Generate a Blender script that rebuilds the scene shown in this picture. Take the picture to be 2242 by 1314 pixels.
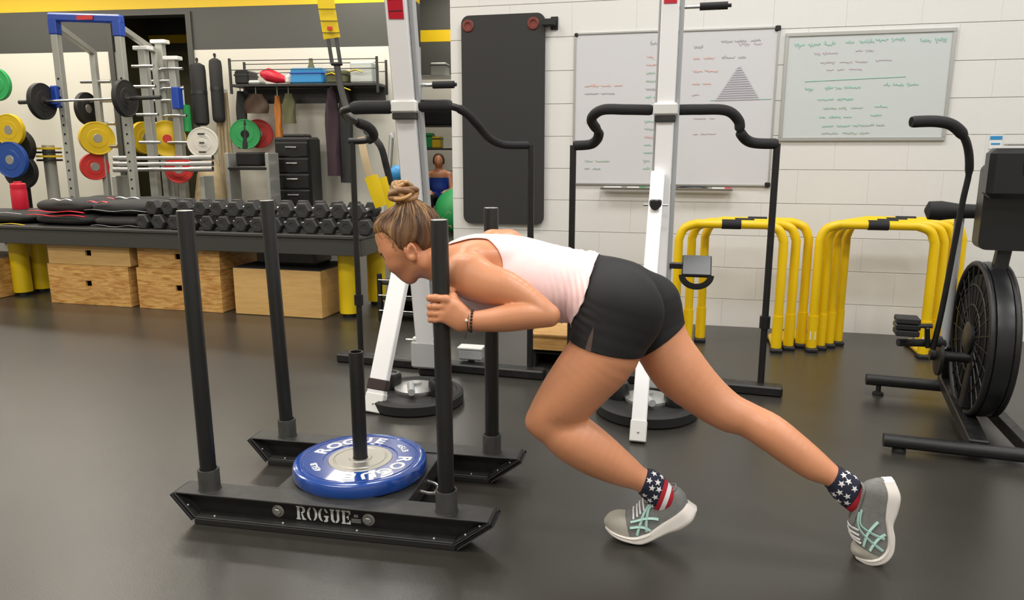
import bpy, bmesh, math, random
import numpy as np
from mathutils import Vector, Matrix
random.seed(7)
for o in list(bpy.data.objects): bpy.data.objects.remove(o)
SC = bpy.context.scene
COL = SC.collection

# ------------------------------------------------------------------ camera
F, PITCH, CAMH = 1620.0, math.radians(11.4), 1.19
cam_d = bpy.data.cameras.new('camera'); cam_d.sensor_width = 36.0; cam_d.lens = 36.0 * F / 2242
cam_d.clip_start = 0.05; cam_d.clip_end = 100
cam = bpy.data.objects.new('camera', cam_d); COL.objects.link(cam)
cam.location = (0, 0, CAMH); cam.rotation_euler = (math.radians(90) - PITCH, 0, 0)
SC.camera = cam
# ------------------------------------------------------------------ world, exposure, lights
w = bpy.data.worlds.new('world'); SC.world = w; w.use_nodes = True
w.node_tree.nodes['Background'].inputs[0].default_value = (0.9, 0.95, 1.0, 1)
w.node_tree.nodes['Background'].inputs[1].default_value = 0.05
vs = SC.view_settings
vs.view_transform = 'Standard'; vs.look = 'None'; vs.gamma = 1.0; vs.use_curve_mapping = False
vs.exposure = 0.09
CEIL = 4.3
def area(name, x, y, sx, sy, power, color, rz=-0.2, z=CEIL - 0.07):
    d = bpy.data.lights.new(name, 'AREA'); d.shape = 'RECTANGLE'; d.size = sx; d.size_y = sy
    d.energy = power; d.color = color
    o = bpy.data.objects.new(name, d); COL.objects.link(o)
    o.location = (x, y, z); o.rotation_euler = (0, 0, rz)
    return o
WARM = (1.0, 0.93, 0.82); COOL = (1.0, 0.99, 0.975)
LAMPS = []
for j, y in enumerate((-1.6, 0.9, 3.4, 5.9, 8.4, 10.6)):
    for i, x in enumerate((-8.6, -5.6, -2.6, 0.4, 3.4)):
        xx, yy = x + 0.2 * y, y - 0.2 * x
        if xx > 0.1 + 0.2 * yy - 1.5 and yy > 4.7 - 0.24 * xx and xx > -1.8: continue
        LAMPS.append((xx, yy, 1.2, 0.6))
LAMPS += [(-2.05, 9.95, 1.2, .5), (-5.6, 9.7, 1.2, .5), (-8.3, 10.4, 1.2, .5)]  # extra lamps, hung low to put glare on the plate and sheen on the floor
area('ceiling_and_fill_light', -.9, 13.4, 1.2, .6, 60, WARM)  # fill lamp added to brighten the gap past the far wall
for (x, y, sx, sy) in LAMPS:
    far = y > 8.8
    if y > 11.3 or (far and x < -9): continue
    area('ceiling_and_fill_light', x, y, sx, sy, 33 if far else 55, WARM if x < -1.5 else COOL, z=3.72 if far and x < -.6 else CEIL - .07)

# ------------------------------------------------------------------ measuring helpers (photo pixel + known plane -> metric point)
CP, SP = math.cos(PITCH), math.sin(PITCH)
EYE = np.array([0, 0, CAMH])
def ray(px, py):
    x = (px - 1121) / F; y = (py - 657) / F
    return np.array([x, CP - y * SP, -SP - y * CP])
def G(px, py, z=0.0):
    d = ray(px, py); return EYE + d * ((z - CAMH) / d[2])
def AT(px, py, Y):
    d = ray(px, py); return EYE + d * (Y / d[1])
ANG = math.radians(11)
E1 = np.array([math.cos(ANG), -math.sin(ANG), 0]); E2 = np.array([math.sin(ANG), math.cos(ANG), 0]); E3 = np.array([0, 0, 1.0])
LC = 2.26                                   # distance of the sled's centre plane
def U(px, py, l):                           # point on the upright plane l metres behind the sled's centre plane
    d = ray(px, py); t = (LC + l) / d.dot(E2); return EYE + d * t
def S(s, l, z): return E1 * s + E2 * (LC + l) + E3 * z
def toS(p): p = np.asarray(p); return np.array([p.dot(E1), p.dot(E2) - LC, p[2]])

# ------------------------------------------------------------------ object helpers
def tag(o, label=None, cat=None, group=None, kind=None):
    if label: o['label'] = label
    if cat: o['category'] = cat
    if group: o['group'] = group
    if kind: o['kind'] = kind
    return o
def thing(name, label, cat, loc=(0, 0, 0), rz=0.0, group=None):
    o = bpy.data.objects.new(name, None); COL.objects.link(o)
    o.empty_display_size = 0.1
    o.location = Vector([float(c) for c in loc]); o.rotation_euler = (0, 0, rz)
    return tag(o, label, cat, group)
def wmat(o):
    m = Matrix.LocRotScale(o.location, o.rotation_euler, o.scale)
    return (wmat(o.parent) @ m) if o.parent else m
def link_mesh(name, me, mat=None, parent=None):
    o = bpy.data.objects.new(name, me); COL.objects.link(o)
    if mat is not None and not me.materials:
        me.materials.append(mat)
    if parent: o.parent = parent
    return o
def copy_tree(o, parent=None):
    c = o.copy(); COL.objects.link(c); c.parent = parent
    for ch in list(o.children): copy_tree(ch, c)
    return c
def V(*a): return np.array(a, dtype=float)
def nrm(v): v = np.asarray(v, float); return v / (np.linalg.norm(v) + 1e-12)
def frame(a, hint=(0, 0, 1)):
    a = nrm(a); h = np.asarray(hint, float)
    if abs(a.dot(nrm(h))) > 0.97: h = V(1, 0, 0) if abs(a[0]) < 0.9 else V(0, 1, 0)
    u = nrm(np.cross(h, a)); return u, np.cross(a, u), a
class MB:
    def __init__(s): s.v = []; s.f = []; s.m = []; s.mi = 0
    def add(s, vs, fs):
        b = len(s.v); s.v += [tuple(float(c) for c in p) for p in vs]
        s.f += [tuple(i + b for i in f) for f in fs]; s.m += [s.mi] * len(fs); return s
    def box(s, c, size, rz=0.0, bev=0.0, R=None):
        hx, hy, hz = [d / 2 for d in size]
        if R is None:
            cz, sz = math.cos(rz), math.sin(rz); R = np.array([[cz, -sz, 0], [sz, cz, 0], [0, 0, 1]])
        R = np.asarray(R); c = np.asarray(c, float)
        if bev <= 0:
            vs = [(x, y, z) for x in (-hx, hx) for y in (-hy, hy) for z in (-hz, hz)]
            fs = [(0, 1, 3, 2), (4, 6, 7, 5), (0, 4, 5, 1), (2, 3, 7, 6), (0, 2, 6, 4), (1, 5, 7, 3)]
        else:
            b = min(bev, hx * .98, hy * .98, hz * .98); vs = []; ix = {}
            for sx in (-1, 1):
                for sy in (-1, 1):
                    for sz in (-1, 1):
                        for ax in range(3):
                            p = [sx * (hx - b), sy * (hy - b), sz * (hz - b)]
                            p[ax] = (sx * hx, sy * hy, sz * hz)[ax]
                            ix[(sx, sy, sz, ax)] = len(vs); vs.append(tuple(p))
            fs = []
            for ax in range(3):
                o1, o2 = [a for a in range(3) if a != ax]
                for sg in (-1, 1):
                    q = []
                    for (a, bb) in ((-1, -1), (1, -1), (1, 1), (-1, 1)):
                        k = [0, 0, 0]; k[ax] = sg; k[o1] = a; k[o2] = bb; q.append(ix[(*k, ax)])
                    fl = (sg > 0) == (ax != 1)
                    fs.append(tuple(q) if fl else tuple(q[::-1]))
            for e in range(3):
                o1, o2 = [a for a in range(3) if a != e]
                for a in (-1, 1):
                    for bb in (-1, 1):
                        k0 = [0, 0, 0]; k0[o1] = a; k0[o2] = bb; k1 = list(k0); k0[e] = -1; k1[e] = 1
                        q = [ix[(*k0, o1)], ix[(*k1, o1)], ix[(*k1, o2)], ix[(*k0, o2)]]
                        fs.append(tuple(q))
            for sx in (-1, 1):
                for sy in (-1, 1):
                    for sz in (-1, 1):
                        fs.append(tuple(ix[(sx, sy, sz, a)] for a in range(3)))
        return s.add([c + R @ np.array(p) for p in vs], fs)
    def cyl(s, a, b, r0, r1=None, n=16, caps=True):
        r1 = r0 if r1 is None else r1; a = np.asarray(a, float); b = np.asarray(b, float)
        u, v, _ = frame(b - a); vs = []
        for (c, r) in ((a, r0), (b, r1)):
            for i in range(n):
                t = 2 * math.pi * i / n; vs.append(c + (u * math.cos(t) + v * math.sin(t)) * r)
        fs = [(i, (i + 1) % n, n + (i + 1) % n, n + i) for i in range(n)]
        if caps: fs += [tuple(range(n))[::-1], tuple(range(n, 2 * n))]
        return s.add(vs, fs)
    def lathe(s, base, axis, prof, n=32, hint=(0, 0, 1), arc=None, scale=(1, 1)):
        # prof: list of (radius, height along axis)
        u, v, a = frame(axis, hint); base = np.asarray(base, float); vs = []
        for (r, h) in prof:
            for i in range(n):
                t = 2 * math.pi * i / n
                vs.append(base + a * h + (u * math.cos(t) * scale[0] + v * math.sin(t) * scale[1]) * r)
        fs = []
        for j in range(len(prof) - 1):
            for i in range(n):
                i2 = (i + 1) % n
                fs.append((j * n + i, j * n + i2, (j + 1) * n + i2, (j + 1) * n + i))
        if prof[0][0] > 1e-6: fs.append(tuple(range(n))[::-1])
        if prof[-1][0] > 1e-6: fs.append(tuple(range((len(prof) - 1) * n, len(prof) * n)))
        return s.add(vs, fs)
    def tube(s, pts, r, n=10, closed=False, caps=True, flat=None, hint=(0, 0, 1)):
        # sweep; r a number or a list; flat=(ru, rv) gives an elliptic or ribbon section
        pts = [np.asarray(p, float) for p in pts]; m = len(pts)
        rs = r if isinstance(r, (list, tuple)) else [r] * m
        u = None; vs = []
        for i in range(m):
            if closed: d = pts[(i + 1) % m] - pts[i - 1]
            else: d = pts[min(i + 1, m - 1)] - pts[max(i - 1, 0)]
            d = nrm(d)
            if u is None: u, v, _ = frame(d, hint)
            else:
                u = nrm(u - d * u.dot(d)); v = np.cross(d, u)
            fu, fv = (1, 1) if flat is None else flat
            for k in range(n):
                t = 2 * math.pi * k / n; vs.append(pts[i] + (u * math.cos(t) * fu + v * math.sin(t) * fv) * rs[i])
        fs = []
        for i in range(m if closed else m - 1):
            i2 = (i + 1) % m
            for k in range(n):
                k2 = (k + 1) % n; fs.append((i * n + k, i * n + k2, i2 * n + k2, i2 * n + k))
        if caps and not closed: fs += [tuple(range(n))[::-1], tuple(range((m - 1) * n, m * n))]
        return s.add(vs, fs)
    def prism(s, poly, o, ux, uy, depth):
        # polygon (2D) in the plane o + x*ux + y*uy, extruded by the vector depth
        o = np.asarray(o, float); ux = np.asarray(ux, float); uy = np.asarray(uy, float); dv = np.asarray(depth, float)
        a = [o + ux * x + uy * y for x, y in poly]; n = len(a)
        fs = [tuple(range(n)), tuple(range(n, 2 * n))[::-1]] + [(i, n + i, n + (i + 1) % n, (i + 1) % n) for i in range(n)]
        return s.add(a + [p + dv for p in a], fs)
    def sphere(s, c, r, n=16, m=10, sc=(1, 1, 1), axis=(0, 0, 1)):
        prof = [(max(math.sin(math.pi * j / m), 0) * r, -math.cos(math.pi * j / m) * r) for j in range(m + 1)]
        prof[0] = (0, -r); prof[-1] = (0, r)
        b = MB(); b.lathe((0, 0, 0), axis, prof, n)
        return s.add([np.asarray(c) + np.array(p) * np.array(sc) for p in b.v], b.f)
    def mesh(s, name, smooth=30):
        me = bpy.data.meshes.new(name); me.from_pydata(s.v, [], s.f)
        if max(s.m, default=0) > 0: me.polygons.foreach_set('material_index', s.m)
        bm = bmesh.new(); bm.from_mesh(me)
        bmesh.ops.remove_doubles(bm, verts=bm.verts, dist=1e-6)
        bmesh.ops.recalc_face_normals(bm, faces=bm.faces); bm.to_mesh(me); bm.free()
        if smooth:
            me.polygons.foreach_set('use_smooth', [True] * len(me.polygons)); me.set_sharp_from_angle(angle=math.radians(smooth))
        return me
    def build(s, name, mat, parent=None, smooth=30, world=True):
        if parent is not None and world:
            inv = np.array(wmat(parent).inverted()); 
            s.v = [tuple(inv[:3, :3] @ np.array(p) + inv[:3, 3]) for p in s.v]
        me = s.mesh(name, smooth)
        for mm in (mat if isinstance(mat, (list, tuple)) else [mat]): me.materials.append(mm)
        return link_mesh(name, me, None, parent)
def smooth_path(pts, k=6):
    # Catmull-Rom through the points
    pts = [np.asarray(p, float) for p in pts]; out = []
    for i in range(len(pts) - 1):
        p0 = pts[max(i - 1, 0)]; p1 = pts[i]; p2 = pts[i + 1]; p3 = pts[min(i + 2, len(pts) - 1)]
        for j in range(k):
            t = j / k
            out.append(0.5 * (2 * p1 + (p2 - p0) * t + (2 * p0 - 5 * p1 + 4 * p2 - p3) * t * t + (3 * p1 - p0 - 3 * p2 + p3) * t ** 3))
    out.append(pts[-1]); return out
def round_poly(w, h, r, n=5):
    out = []
    for (cx, cy, a0) in ((w / 2 - r, h / 2 - r, 0), (-w / 2 + r, h / 2 - r, 90), (-w / 2 + r, -h / 2 + r, 180), (w / 2 - r, -h / 2 + r, 270)):
        for i in range(n + 1):
            a = math.radians(a0 + 90 * i / n); out.append((cx + r * math.cos(a), cy + r * math.sin(a)))
    return out

# ------------------------------------------------------------------ materials
def srgb(r, g, b):
    f = lambda c: (c / 255 / 12.92) if c <= 10.3 else ((c / 255 + 0.055) / 1.055) ** 2.4
    return (f(r), f(g), f(b), 1)
def mat(name, col, rough=0.5, metal=0.0, spec=0.5, noise=0.0, nscale=20.0, bump=0.0, bscale=60.0, rvar=0.0, coat=0.0, stretch=None, sss=0.0):
    m = bpy.data.materials.new(name); m.use_nodes = True; nt = m.node_tree; b = nt.nodes['Principled BSDF']
    col = srgb(*col); b.inputs['Base Color'].default_value = col
    b.inputs['Roughness'].default_value = rough; b.inputs['Metallic'].default_value = metal
    b.inputs['Specular IOR Level'].default_value = spec; b.inputs['Coat Weight'].default_value = coat
    if sss:
        b.inputs['Subsurface Weight'].default_value = sss; b.inputs['Subsurface Radius'].default_value = (0.012, 0.005, 0.003); b.inputs['Subsurface Scale'].default_value = 1.0
    tc = nt.nodes.new('ShaderNodeTexCoord'); mp = nt.nodes.new('ShaderNodeMapping')
    nt.links.new(tc.outputs['Object'], mp.inputs['Vector'])
    if stretch: mp.inputs['Scale'].default_value = stretch
    if noise > 0 or rvar > 0:
        n = nt.nodes.new('ShaderNodeTexNoise'); n.inputs['Scale'].default_value = nscale; n.inputs['Detail'].default_value = 5
        nt.links.new(mp.outputs[0], n.inputs['Vector'])
        if noise > 0:
            r = nt.nodes.new('ShaderNodeValToRGB')
            r.color_ramp.elements[0].position = 0.3; r.color_ramp.elements[1].position = 0.7
            r.color_ramp.elements[0].color = tuple(c * (1 - noise) for c in col[:3]) + (1,)
            r.color_ramp.elements[1].color = tuple(min(c * (1 + noise), 1) for c in col[:3]) + (1,)
            nt.links.new(n.outputs['Fac'], r.inputs[0]); nt.links.new(r.outputs[0], b.inputs['Base Color'])
        if rvar > 0:
            mr = nt.nodes.new('ShaderNodeMapRange'); mr.inputs['To Min'].default_value = max(rough - rvar, 0.02); mr.inputs['To Max'].default_value = min(rough + rvar, 1)
            mr.inputs['From Min'].default_value = 0.3; mr.inputs['From Max'].default_value = 0.7
            nt.links.new(n.outputs['Fac'], mr.inputs['Value']); nt.links.new(mr.outputs[0], b.inputs['Roughness'])
    if bump > 0:
        n2 = nt.nodes.new('ShaderNodeTexNoise'); n2.inputs['Scale'].default_value = bscale; n2.inputs['Detail'].default_value = 4
        nt.links.new(mp.outputs[0], n2.inputs['Vector'])
        bp = nt.nodes.new('ShaderNodeBump'); bp.inputs['Strength'].default_value = bump; bp.inputs['Distance'].default_value = 0.004
        nt.links.new(n2.outputs['Fac'], bp.inputs['Height']); nt.links.new(bp.outputs[0], b.inputs['Normal'])
    return m
M = dict(
    floor=mat('black_rubber_floor', (51, 49, 45), 0.31, noise=0.05, nscale=3.0, bump=0.12, bscale=220, rvar=0.012, spec=0.7),
    wall=mat('white_painted_block', (222, 221, 218), 0.55, bump=0.15, bscale=120),
    white_far=mat('white_painted_wall', (214, 211, 199), 0.6),
    band=mat('charcoal_wall_paint', (70, 70, 66), 0.55), yellow_band=mat('yellow_wall_paint', (222, 186, 0), 0.5),
    ceil=mat('ceiling_white', (205, 203, 197), 0.8), lampface=mat('lamp_housing', (230, 230, 230), 0.5),
    mortar=mat('painted_mortar', (196, 194, 188), 0.7),
    steel_black=mat('black_powder_coat', (25, 25, 26), 0.42, noise=0.15, nscale=30, bump=0.1, bscale=300, rvar=0.08),
    steel_grey=mat('worn_black_steel', (47, 47, 46), 0.45, noise=0.2, nscale=25, rvar=0.1),
    pole=mat('matte_black_pole', (25, 25, 26), 0.38, noise=0.25, nscale=14, rvar=0.1, stretch=(1, 1, 0.25)),
    chrome=mat('bright_steel', (205, 205, 205), 0.25, metal=1.0), zinc=mat('zinc_bolt', (180, 180, 178), 0.4, metal=0.8),
    rubber=mat('black_rubber', (28, 28, 28), 0.6, bump=0.1, bscale=150), foam=mat('black_foam_grip', (30, 30, 31), 0.75, bump=0.2, bscale=200),
    plastic=mat('black_plastic', (24, 25, 27), 0.35), wplastic=mat('white_plastic', (225, 225, 222), 0.4),
    white_metal=mat('white_enamel', (246, 246, 248), 0.3), grey_metal=mat('light_grey_enamel', (172, 174, 176), 0.35),
    silver=mat('silver_paint', (165, 166, 160), 0.35, metal=0.3), alu=mat('aluminium', (190, 190, 188), 0.35, metal=0.7),
    yellow=mat('yellow_powder_coat', (236, 196, 8), 0.35), yellow_pad=mat('yellow_vinyl', (226, 194, 10), 0.45),
    yellow_rub=mat('yellow_rubber', (214, 180, 20), 0.5), red_rub=mat('red_rubber', (200, 48, 44), 0.5), white_rub=mat('white_rubber', (214, 212, 202), 0.5),
    green_rub=mat('green_rubber', (40, 150, 80), 0.5), blue_rub=mat('blue_rubber', (30, 72, 150), 0.4), blue_plate=mat('blue_bumper_rubber', (24, 70, 152), 0.17, spec=0.7, coat=0.5),
    blue=mat('blue_paint', (28, 66, 160), 0.4), red=mat('red_plastic', (200, 28, 52), 0.4), skyblue=mat('sky_blue_plastic', (50, 140, 200), 0.4),
    print_white=mat('white_print', (226, 228, 228), 0.5), hub=mat('brushed_steel_hub', (176, 174, 166), 0.38, metal=0.75),
    mat_black=mat('black_mat_foam', (43, 43, 42), 0.7, bump=0.15, bscale=300), grommet=mat('rusty_red_grommet', (110, 44, 36), 0.5),
    board=mat('whiteboard_face', (208, 208, 212), 0.18), board2=mat('whiteboard_face_cool', (200, 206, 206), 0.18),
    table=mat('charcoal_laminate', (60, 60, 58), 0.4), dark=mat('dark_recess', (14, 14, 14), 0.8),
    clear=mat('clear_bag', (196, 202, 196), 0.3), cloth_black=mat('black_canvas', (44, 44, 44), 0.8, bump=0.3, bscale=200),
    purple=mat('dark_plum_fabric', (58, 40, 48), 0.8), brown=mat('brown_leather', (70, 50, 34), 0.6), orange=mat('orange_band', (180, 110, 40), 0.5),
    olive=mat('olive_fabric', (92, 92, 62), 0.8), tan=mat('tan_wood_dowel', (188, 168, 132), 0.6),
)
def wood(name, a, b, scale=6.0, st=(1.2, 1.2, 9)):
    m = bpy.data.materials.new(name); m.use_nodes = True; nt = m.node_tree; p = nt.nodes['Principled BSDF']
    p.inputs['Roughness'].default_value = 0.5
    tc = nt.nodes.new('ShaderNodeTexCoord'); mp = nt.nodes.new('ShaderNodeMapping'); mp.inputs['Scale'].default_value = st
    n = nt.nodes.new('ShaderNodeTexNoise'); n.inputs['Scale'].default_value = scale; n.inputs['Detail'].default_value = 6; n.inputs['Distortion'].default_value = 1.4
    r = nt.nodes.new('ShaderNodeValToRGB'); r.color_ramp.elements[0].color = srgb(*a); r.color_ramp.elements[1].color = srgb(*b)
    r.color_ramp.elements[0].position = 0.35; r.color_ramp.elements[1].position = 0.62
    nt.links.new(tc.outputs['Object'], mp.inputs[0]); nt.links.new(mp.outputs[0], n.inputs['Vector'])
    nt.links.new(n.outputs['Fac'], r.inputs[0]); nt.links.new(r.outputs[0], p.inputs['Base Color'])
    return m
M['ply'] = wood('plywood_grain', (168, 116, 56), (206, 164, 98)); M['ply_pale'] = wood('pale_plywood', (194, 154, 94), (204, 166, 106), 3.0)
M['board_wood'] = wood('birch_board', (176, 130, 70), (200, 158, 96), 4.0)
# ================================================================== ROOM
def rot2(a): return V(math.cos(a), -math.sin(a), 0), V(math.sin(a), math.cos(a), 0)
def slab(name, o, d, n, t0, t1, z0, z1, th, m, parent=None, kind='structure', off=0.0, holes=None):
    mb = MB(); R = np.stack([d, n, E3], 1)
    for (a, b, c, e) in (holes or [(t0, t1, z0, z1)]):
        mb.box(o + d * (a + b) / 2 + n * (th / 2 + off) + E3 * (c + e) / 2, (b - a, th, e - c), R=R)
    ob = mb.build(name, m, parent, smooth=0)
    if kind: ob['kind'] = kind
    return ob
b = MB(); b.box((-2.5, 5.5, -.05), (24, 24, .1)); tag(b.build('floor', M['floor'], smooth=0), kind='structure')
b = MB(); b.box((-2.5, 5.5, CEIL + .05), (24, 24, .1)); tag(b.build('ceiling', M['ceil'], smooth=0), kind='structure')
WD, WN = rot2(math.radians(13.5)); WO = V(1.304, 5.03, 0)
def WP(t, z, off=0.0): return WO + WD * t + E3 * z - WN * off          # a point on the right wall, off metres in front of it
wall = slab('wall_right', WO, WD, WN, 0, 0, 0, 0, .20, M['mortar'], holes=[(-1.785, 4.6, 0, CEIL)], off=.006)
CH, CL_ = .2195, .4295; z0 = .849 - 4 * CH + .0
def block_mesh(name, L):
    mb = MB(); h_ = CH - .0036; mb.prism([(.0012, 0), (0, .0012), (0, h_ - .0012), (.0012, h_), (.024, h_), (.024, 0)], (.0004, 0, .0018), (0, 1, 0), (0, 0, 1), (L - .0008, 0, 0)); me = mb.mesh(name, 0); me.materials.append(M['wall']); return me
bf, bh = block_mesh('block', CL_), block_mesh('block_half', CL_ / 2)
for k in range(-1, 15):
    zz = z0 + k * CH
    if k == -1:
        zz = z0 - CH
    cur = -1.785; first = True
    while cur < 2.75:
        half = first and k % 2 == 0; L = CL_ / 2 if half else CL_; first = False
        o = bpy.data.objects.new('block', bh if half else bf); COL.objects.link(o); o.parent = wall
        p = WO + WD * cur + E3 * (zz if k >= 0 else -.0305 + .0); 
        o.location = Vector(p if k >= 0 else WO + WD * cur + E3 * zz); o.rotation_euler = (0, 0, -math.radians(13.5))
        if k == -1: o.scale = (1, 1, (z0 - 0.002) / CH); o.location.z = 0.001
        cur += L
# end of the right wall returns into the depth
corner = WO + WD * -1.785
slab('wall_corner', corner, WN, WD, .02, 2.2, 0, CEIL, .2, M['white_far'], off=0.0)
FD, FN = rot2(math.radians(8)); FO = V(-4.2, 11.0, 0)
def FP(t, z, off=0.0): return FO + FD * t + E3 * z - FN * off
def far_pt(px, py, off=0.0):
    d = ray(px, py); t = (FO.dot(FN) - off) / d.dot(FN) if False else ((FO - EYE).dot(FN) - off) / d.dot(FN); return EYE + d * t
BZ0, BZ1, BZ2 = 2.60, 3.17, 3.62
segs = [(-9.0, -1.615), (-.377, 2.93)]; OPZ = 3.08
wf = slab('wall_far', FO, FD, FN, 0, 0, 0, 0, .2, M['white_far'], holes=[(a, b_, 0, BZ0) for a, b_ in segs] + [(segs[0][0], segs[1][1], BZ2, CEIL)])
slab('charcoal_band', FO, FD, FN, 0, 0, 0, 0, .2, M['band'], wf, None, holes=[(a, b_, BZ0, BZ1 if i else BZ1) for i, (a, b_) in enumerate(segs)] + [(-1.615, -.377, OPZ, BZ1)])
slab('yellow_band', FO, FD, FN, segs[0][0], segs[1][1], BZ1, BZ2, .204, M['yellow_band'], wf, None, off=-.004)
# the next room beyond
B2 = FO + FN * 4.0
wb = slab('wall_back_room', B2, FD, FN, 0, 0, 0, 0, .2, M['white_far'], holes=[(-9.5, 8, 0, BZ0), (-9.5, 8, BZ2 + .5, CEIL)])
slab('charcoal_band', B2, FD, FN, -9.5, 8, BZ0, 3.21, .2, M['band'], wb, None); slab('yellow_band', B2, FD, FN, -9.5, 8, 3.21, 3.42, .204, M['yellow_band'], wb, None, off=-.004)
slab('charcoal_band', B2, FD, FN, -9.5, 8, 3.42, BZ2 + .5, .2, M['band'], wb, None)
M['dimmed_olive_wall'] = mat('olive_dim_wall', (84, 82, 58), 0.7)  # dimness of the recess is put into this wall colour
slab('wall_partition', FO + FD * .2 + FN * .2, FN, FD, 0, 3.8, 0, CEIL, .15, M['dimmed_olive_wall'])
slab('wall_partition', FO + FD * -2.2 + FN * .2, FN, FD, 0, 3.8, 0, CEIL, .15, M['dimmed_olive_wall'])
slab('wall_partition', FO + FD * -2.05 + FN * 1.6, FD, FN, 0, 2.25, 0, CEIL, .1, M['dimmed_olive_wall'])
slab('wall_left', V(-11.5, 0, 0), V(0, 1, 0), V(-1, 0, 0), -5.5, 17, 0, CEIL, .2, M['white_far'])
slab('wall_behind', V(0, -4.2, 0), V(1, 0, 0), V(0, -1, 0), -12, 7, 0, CEIL, .2, M['white_far'])
slab('wall_side', V(6.0, 0, 0), V(0, -1, 0), V(1, 0, 0), -6, 5, 0, CEIL, .2, M['white_far'])
slab('charcoal_band', FO + FD * -2.05 + FN * 1.598, FD, FN, 0, 2.25, 2.8, CEIL, .01, M['band'], None, 'structure', off=-.012)
slab('yellow_band', FO + FD * -2.05 + FN * 1.598, FD, FN, 0, 2.25, 2.93, 3.06, .006, M['yellow_band'], None, 'structure', off=-.02)
# frame round the dark recess
tr = slab('trim_1', FO, FD, FN, 0, 0, 0, 0, .03, M['band'], off=-.03, holes=[(-1.655, -1.575, 0, OPZ + .04), (-.417, -.337, 0, OPZ + .04), (-1.575, -.417, OPZ, OPZ + .04)])

# ================================================================== RIGHT WALL: mat, whiteboards
mat_t = thing('exercise_mat', 'tall black exercise mat with two red grommets hanging on the white wall', 'mat', WP(-1.40, .67, .02))
def wall_R(): return np.stack([WD, -WN, E3], 1)
mb = MB(); mb.prism(round_poly(.59, 1.43, .055, 6), WP(-1.40, 1.388, .012), WD, E3, -WN * .022); mb.build('mat_body', M['mat_black'], mat_t, 30)
for t_ in (-1.645, -1.185):
    mb = MB(); mb.lathe(WP(t_, 2.035, .034), -WN, [(.014, 0), (.040, 0), (.042, .004), (.036, .008), (.024, .008), (.020, .003), (.014, .002)], 24); mb.build('grommet', M['grommet'], mat_t, 30)
hk = thing('wall_hook', 'black peg bracket sticking out beside the top of the hanging mat', 'bracket', WP(-1.08, 2.03))
mb = MB(); mb.box(WP(-1.075, 2.035, .035), (.085, .07, .045), R=wall_R(), bev=.006); mb.build('hook_arm', M['plastic'], hk, 0)
mb = MB(); mb.box(WP(-1.045, 2.035, .006), (.05, .012, .085), R=wall_R(), bev=.003); mb.build('wall_plate', M['plastic'], hk, 0)

def squiggle(mb, t0, t1, z, amp, n, seed, th=.0030, off=.0132):
    r = random.Random(seed); x = t0
    while x < t1:
        wl = r.uniform(.03, .10)
        if x + wl > t1 + .02: break
        P = []; k = max(int(wl / .0045), 4)
        for i in range(k + 1):
            P.append(WP(x + wl * i / k, z + amp * (math.sin(i * 1.9 + r.random()) * .5 + r.uniform(-.45, .45)) * (1.5 if r.random() < .12 else .8), off))
        mb.tube(P, th, 4, flat=(1, .25), hint=WN); x += wl + r.uniform(.012, .03)
INK = dict(teal=mat('teal_marker_ink', (158, 200, 188), .5), red=mat('red_marker_ink', (220, 182, 176), .5), green=mat('green_marker_ink', (172, 192, 178), .5), grey=mat('grey_marker_ink', (178, 176, 184), .5), mauve=mat('mauve_marker_ink', (200, 184, 196), .5))
def whiteboard(name, label, t0, t1, z0_, z1_, face, fw, lines, tilt=0.0):
    o = thing(name, label, 'whiteboard', WP((t0 + t1) / 2, z0_, .01))
    mb = MB(); mb.box(WP((t0 + t1) / 2, (z0_ + z1_) / 2, .006), (t1 - t0 - .01, .010, z1_ - z0_ - .01), R=wall_R()); mb.build('writing_surface', face, o, 0)
    for (a, b_, c, d) in ((t0, t1, z1_ - fw, z1_), (t0, t1, z0_, z0_ + fw), (t0, t0 + fw, z0_ + fw, z1_ - fw), (t1 - fw, t1, z0_ + fw, z1_ - fw)):
        MB().box(WP((a + b_) / 2, (c + d) / 2, .009), (b_ - a, .018, d - c), R=wall_R(), bev=.002).build('frame_rail', M['alu'], o, 0)
    by = {}
    for i, (ink, a, b_, z, amp) in enumerate(lines):
        by.setdefault(ink, MB()); squiggle(by[ink], a, b_, z, amp, 0, i * 7 + int(t0 * 100))
    for ink, q in by.items(): tag(q.build(ink + '_handwriting', INK[ink], o, 0), kind='stuff')
    return o
L1 = []
for i in range(15): L1.append((('red', 'red', 'green', 'green', 'grey', 'teal', 'teal', 'mauve', 'teal', 'green', 'red', 'teal', 'teal', 'green', 'teal')[i], -.42, -.24, 1.80 - .052 * i, .012))
L1 += [('red', -.83, -.58, 1.62, .012), ('grey', -.83, -.60, 1.57, .01), ('red', -.82, -.68, 1.38, .01), ('green', -.82, -.64, 1.12, .01), ('green', -.82, -.66, 1.07, .01), ('grey', -.40, -.26, 1.88, .02)]
wb0 = whiteboard('whiteboard', 'left whiteboard of the wall covered with columns of coloured handwriting', -.905, -.26, .96, 1.965, M['board'], .012, L1)
L2 = [('grey', -.12, -.02, 1.85, .014), ('red', -.12, .0, 1.78, .012), ('red', -.12, .03, 1.70, .012), ('red', -.12, .05, 1.62, .01), ('mauve', -.12, .0, 1.55, .01), ('grey', .05, .30, 1.88, .014), ('mauve', .16, .34, 1.86, .014), ('grey', .06, .24, 1.78, .012), ('mauve', -.10, .04, 1.30, .008), ('mauve', -.1, .02, 1.40, .006)]
wb1 = whiteboard('whiteboard', 'middle whiteboard with a shaded pyramid drawn beside notes, above the black duster', -.258, .405, .96, 1.962, M['board'], .012, L2)
mb = MB()
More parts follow.
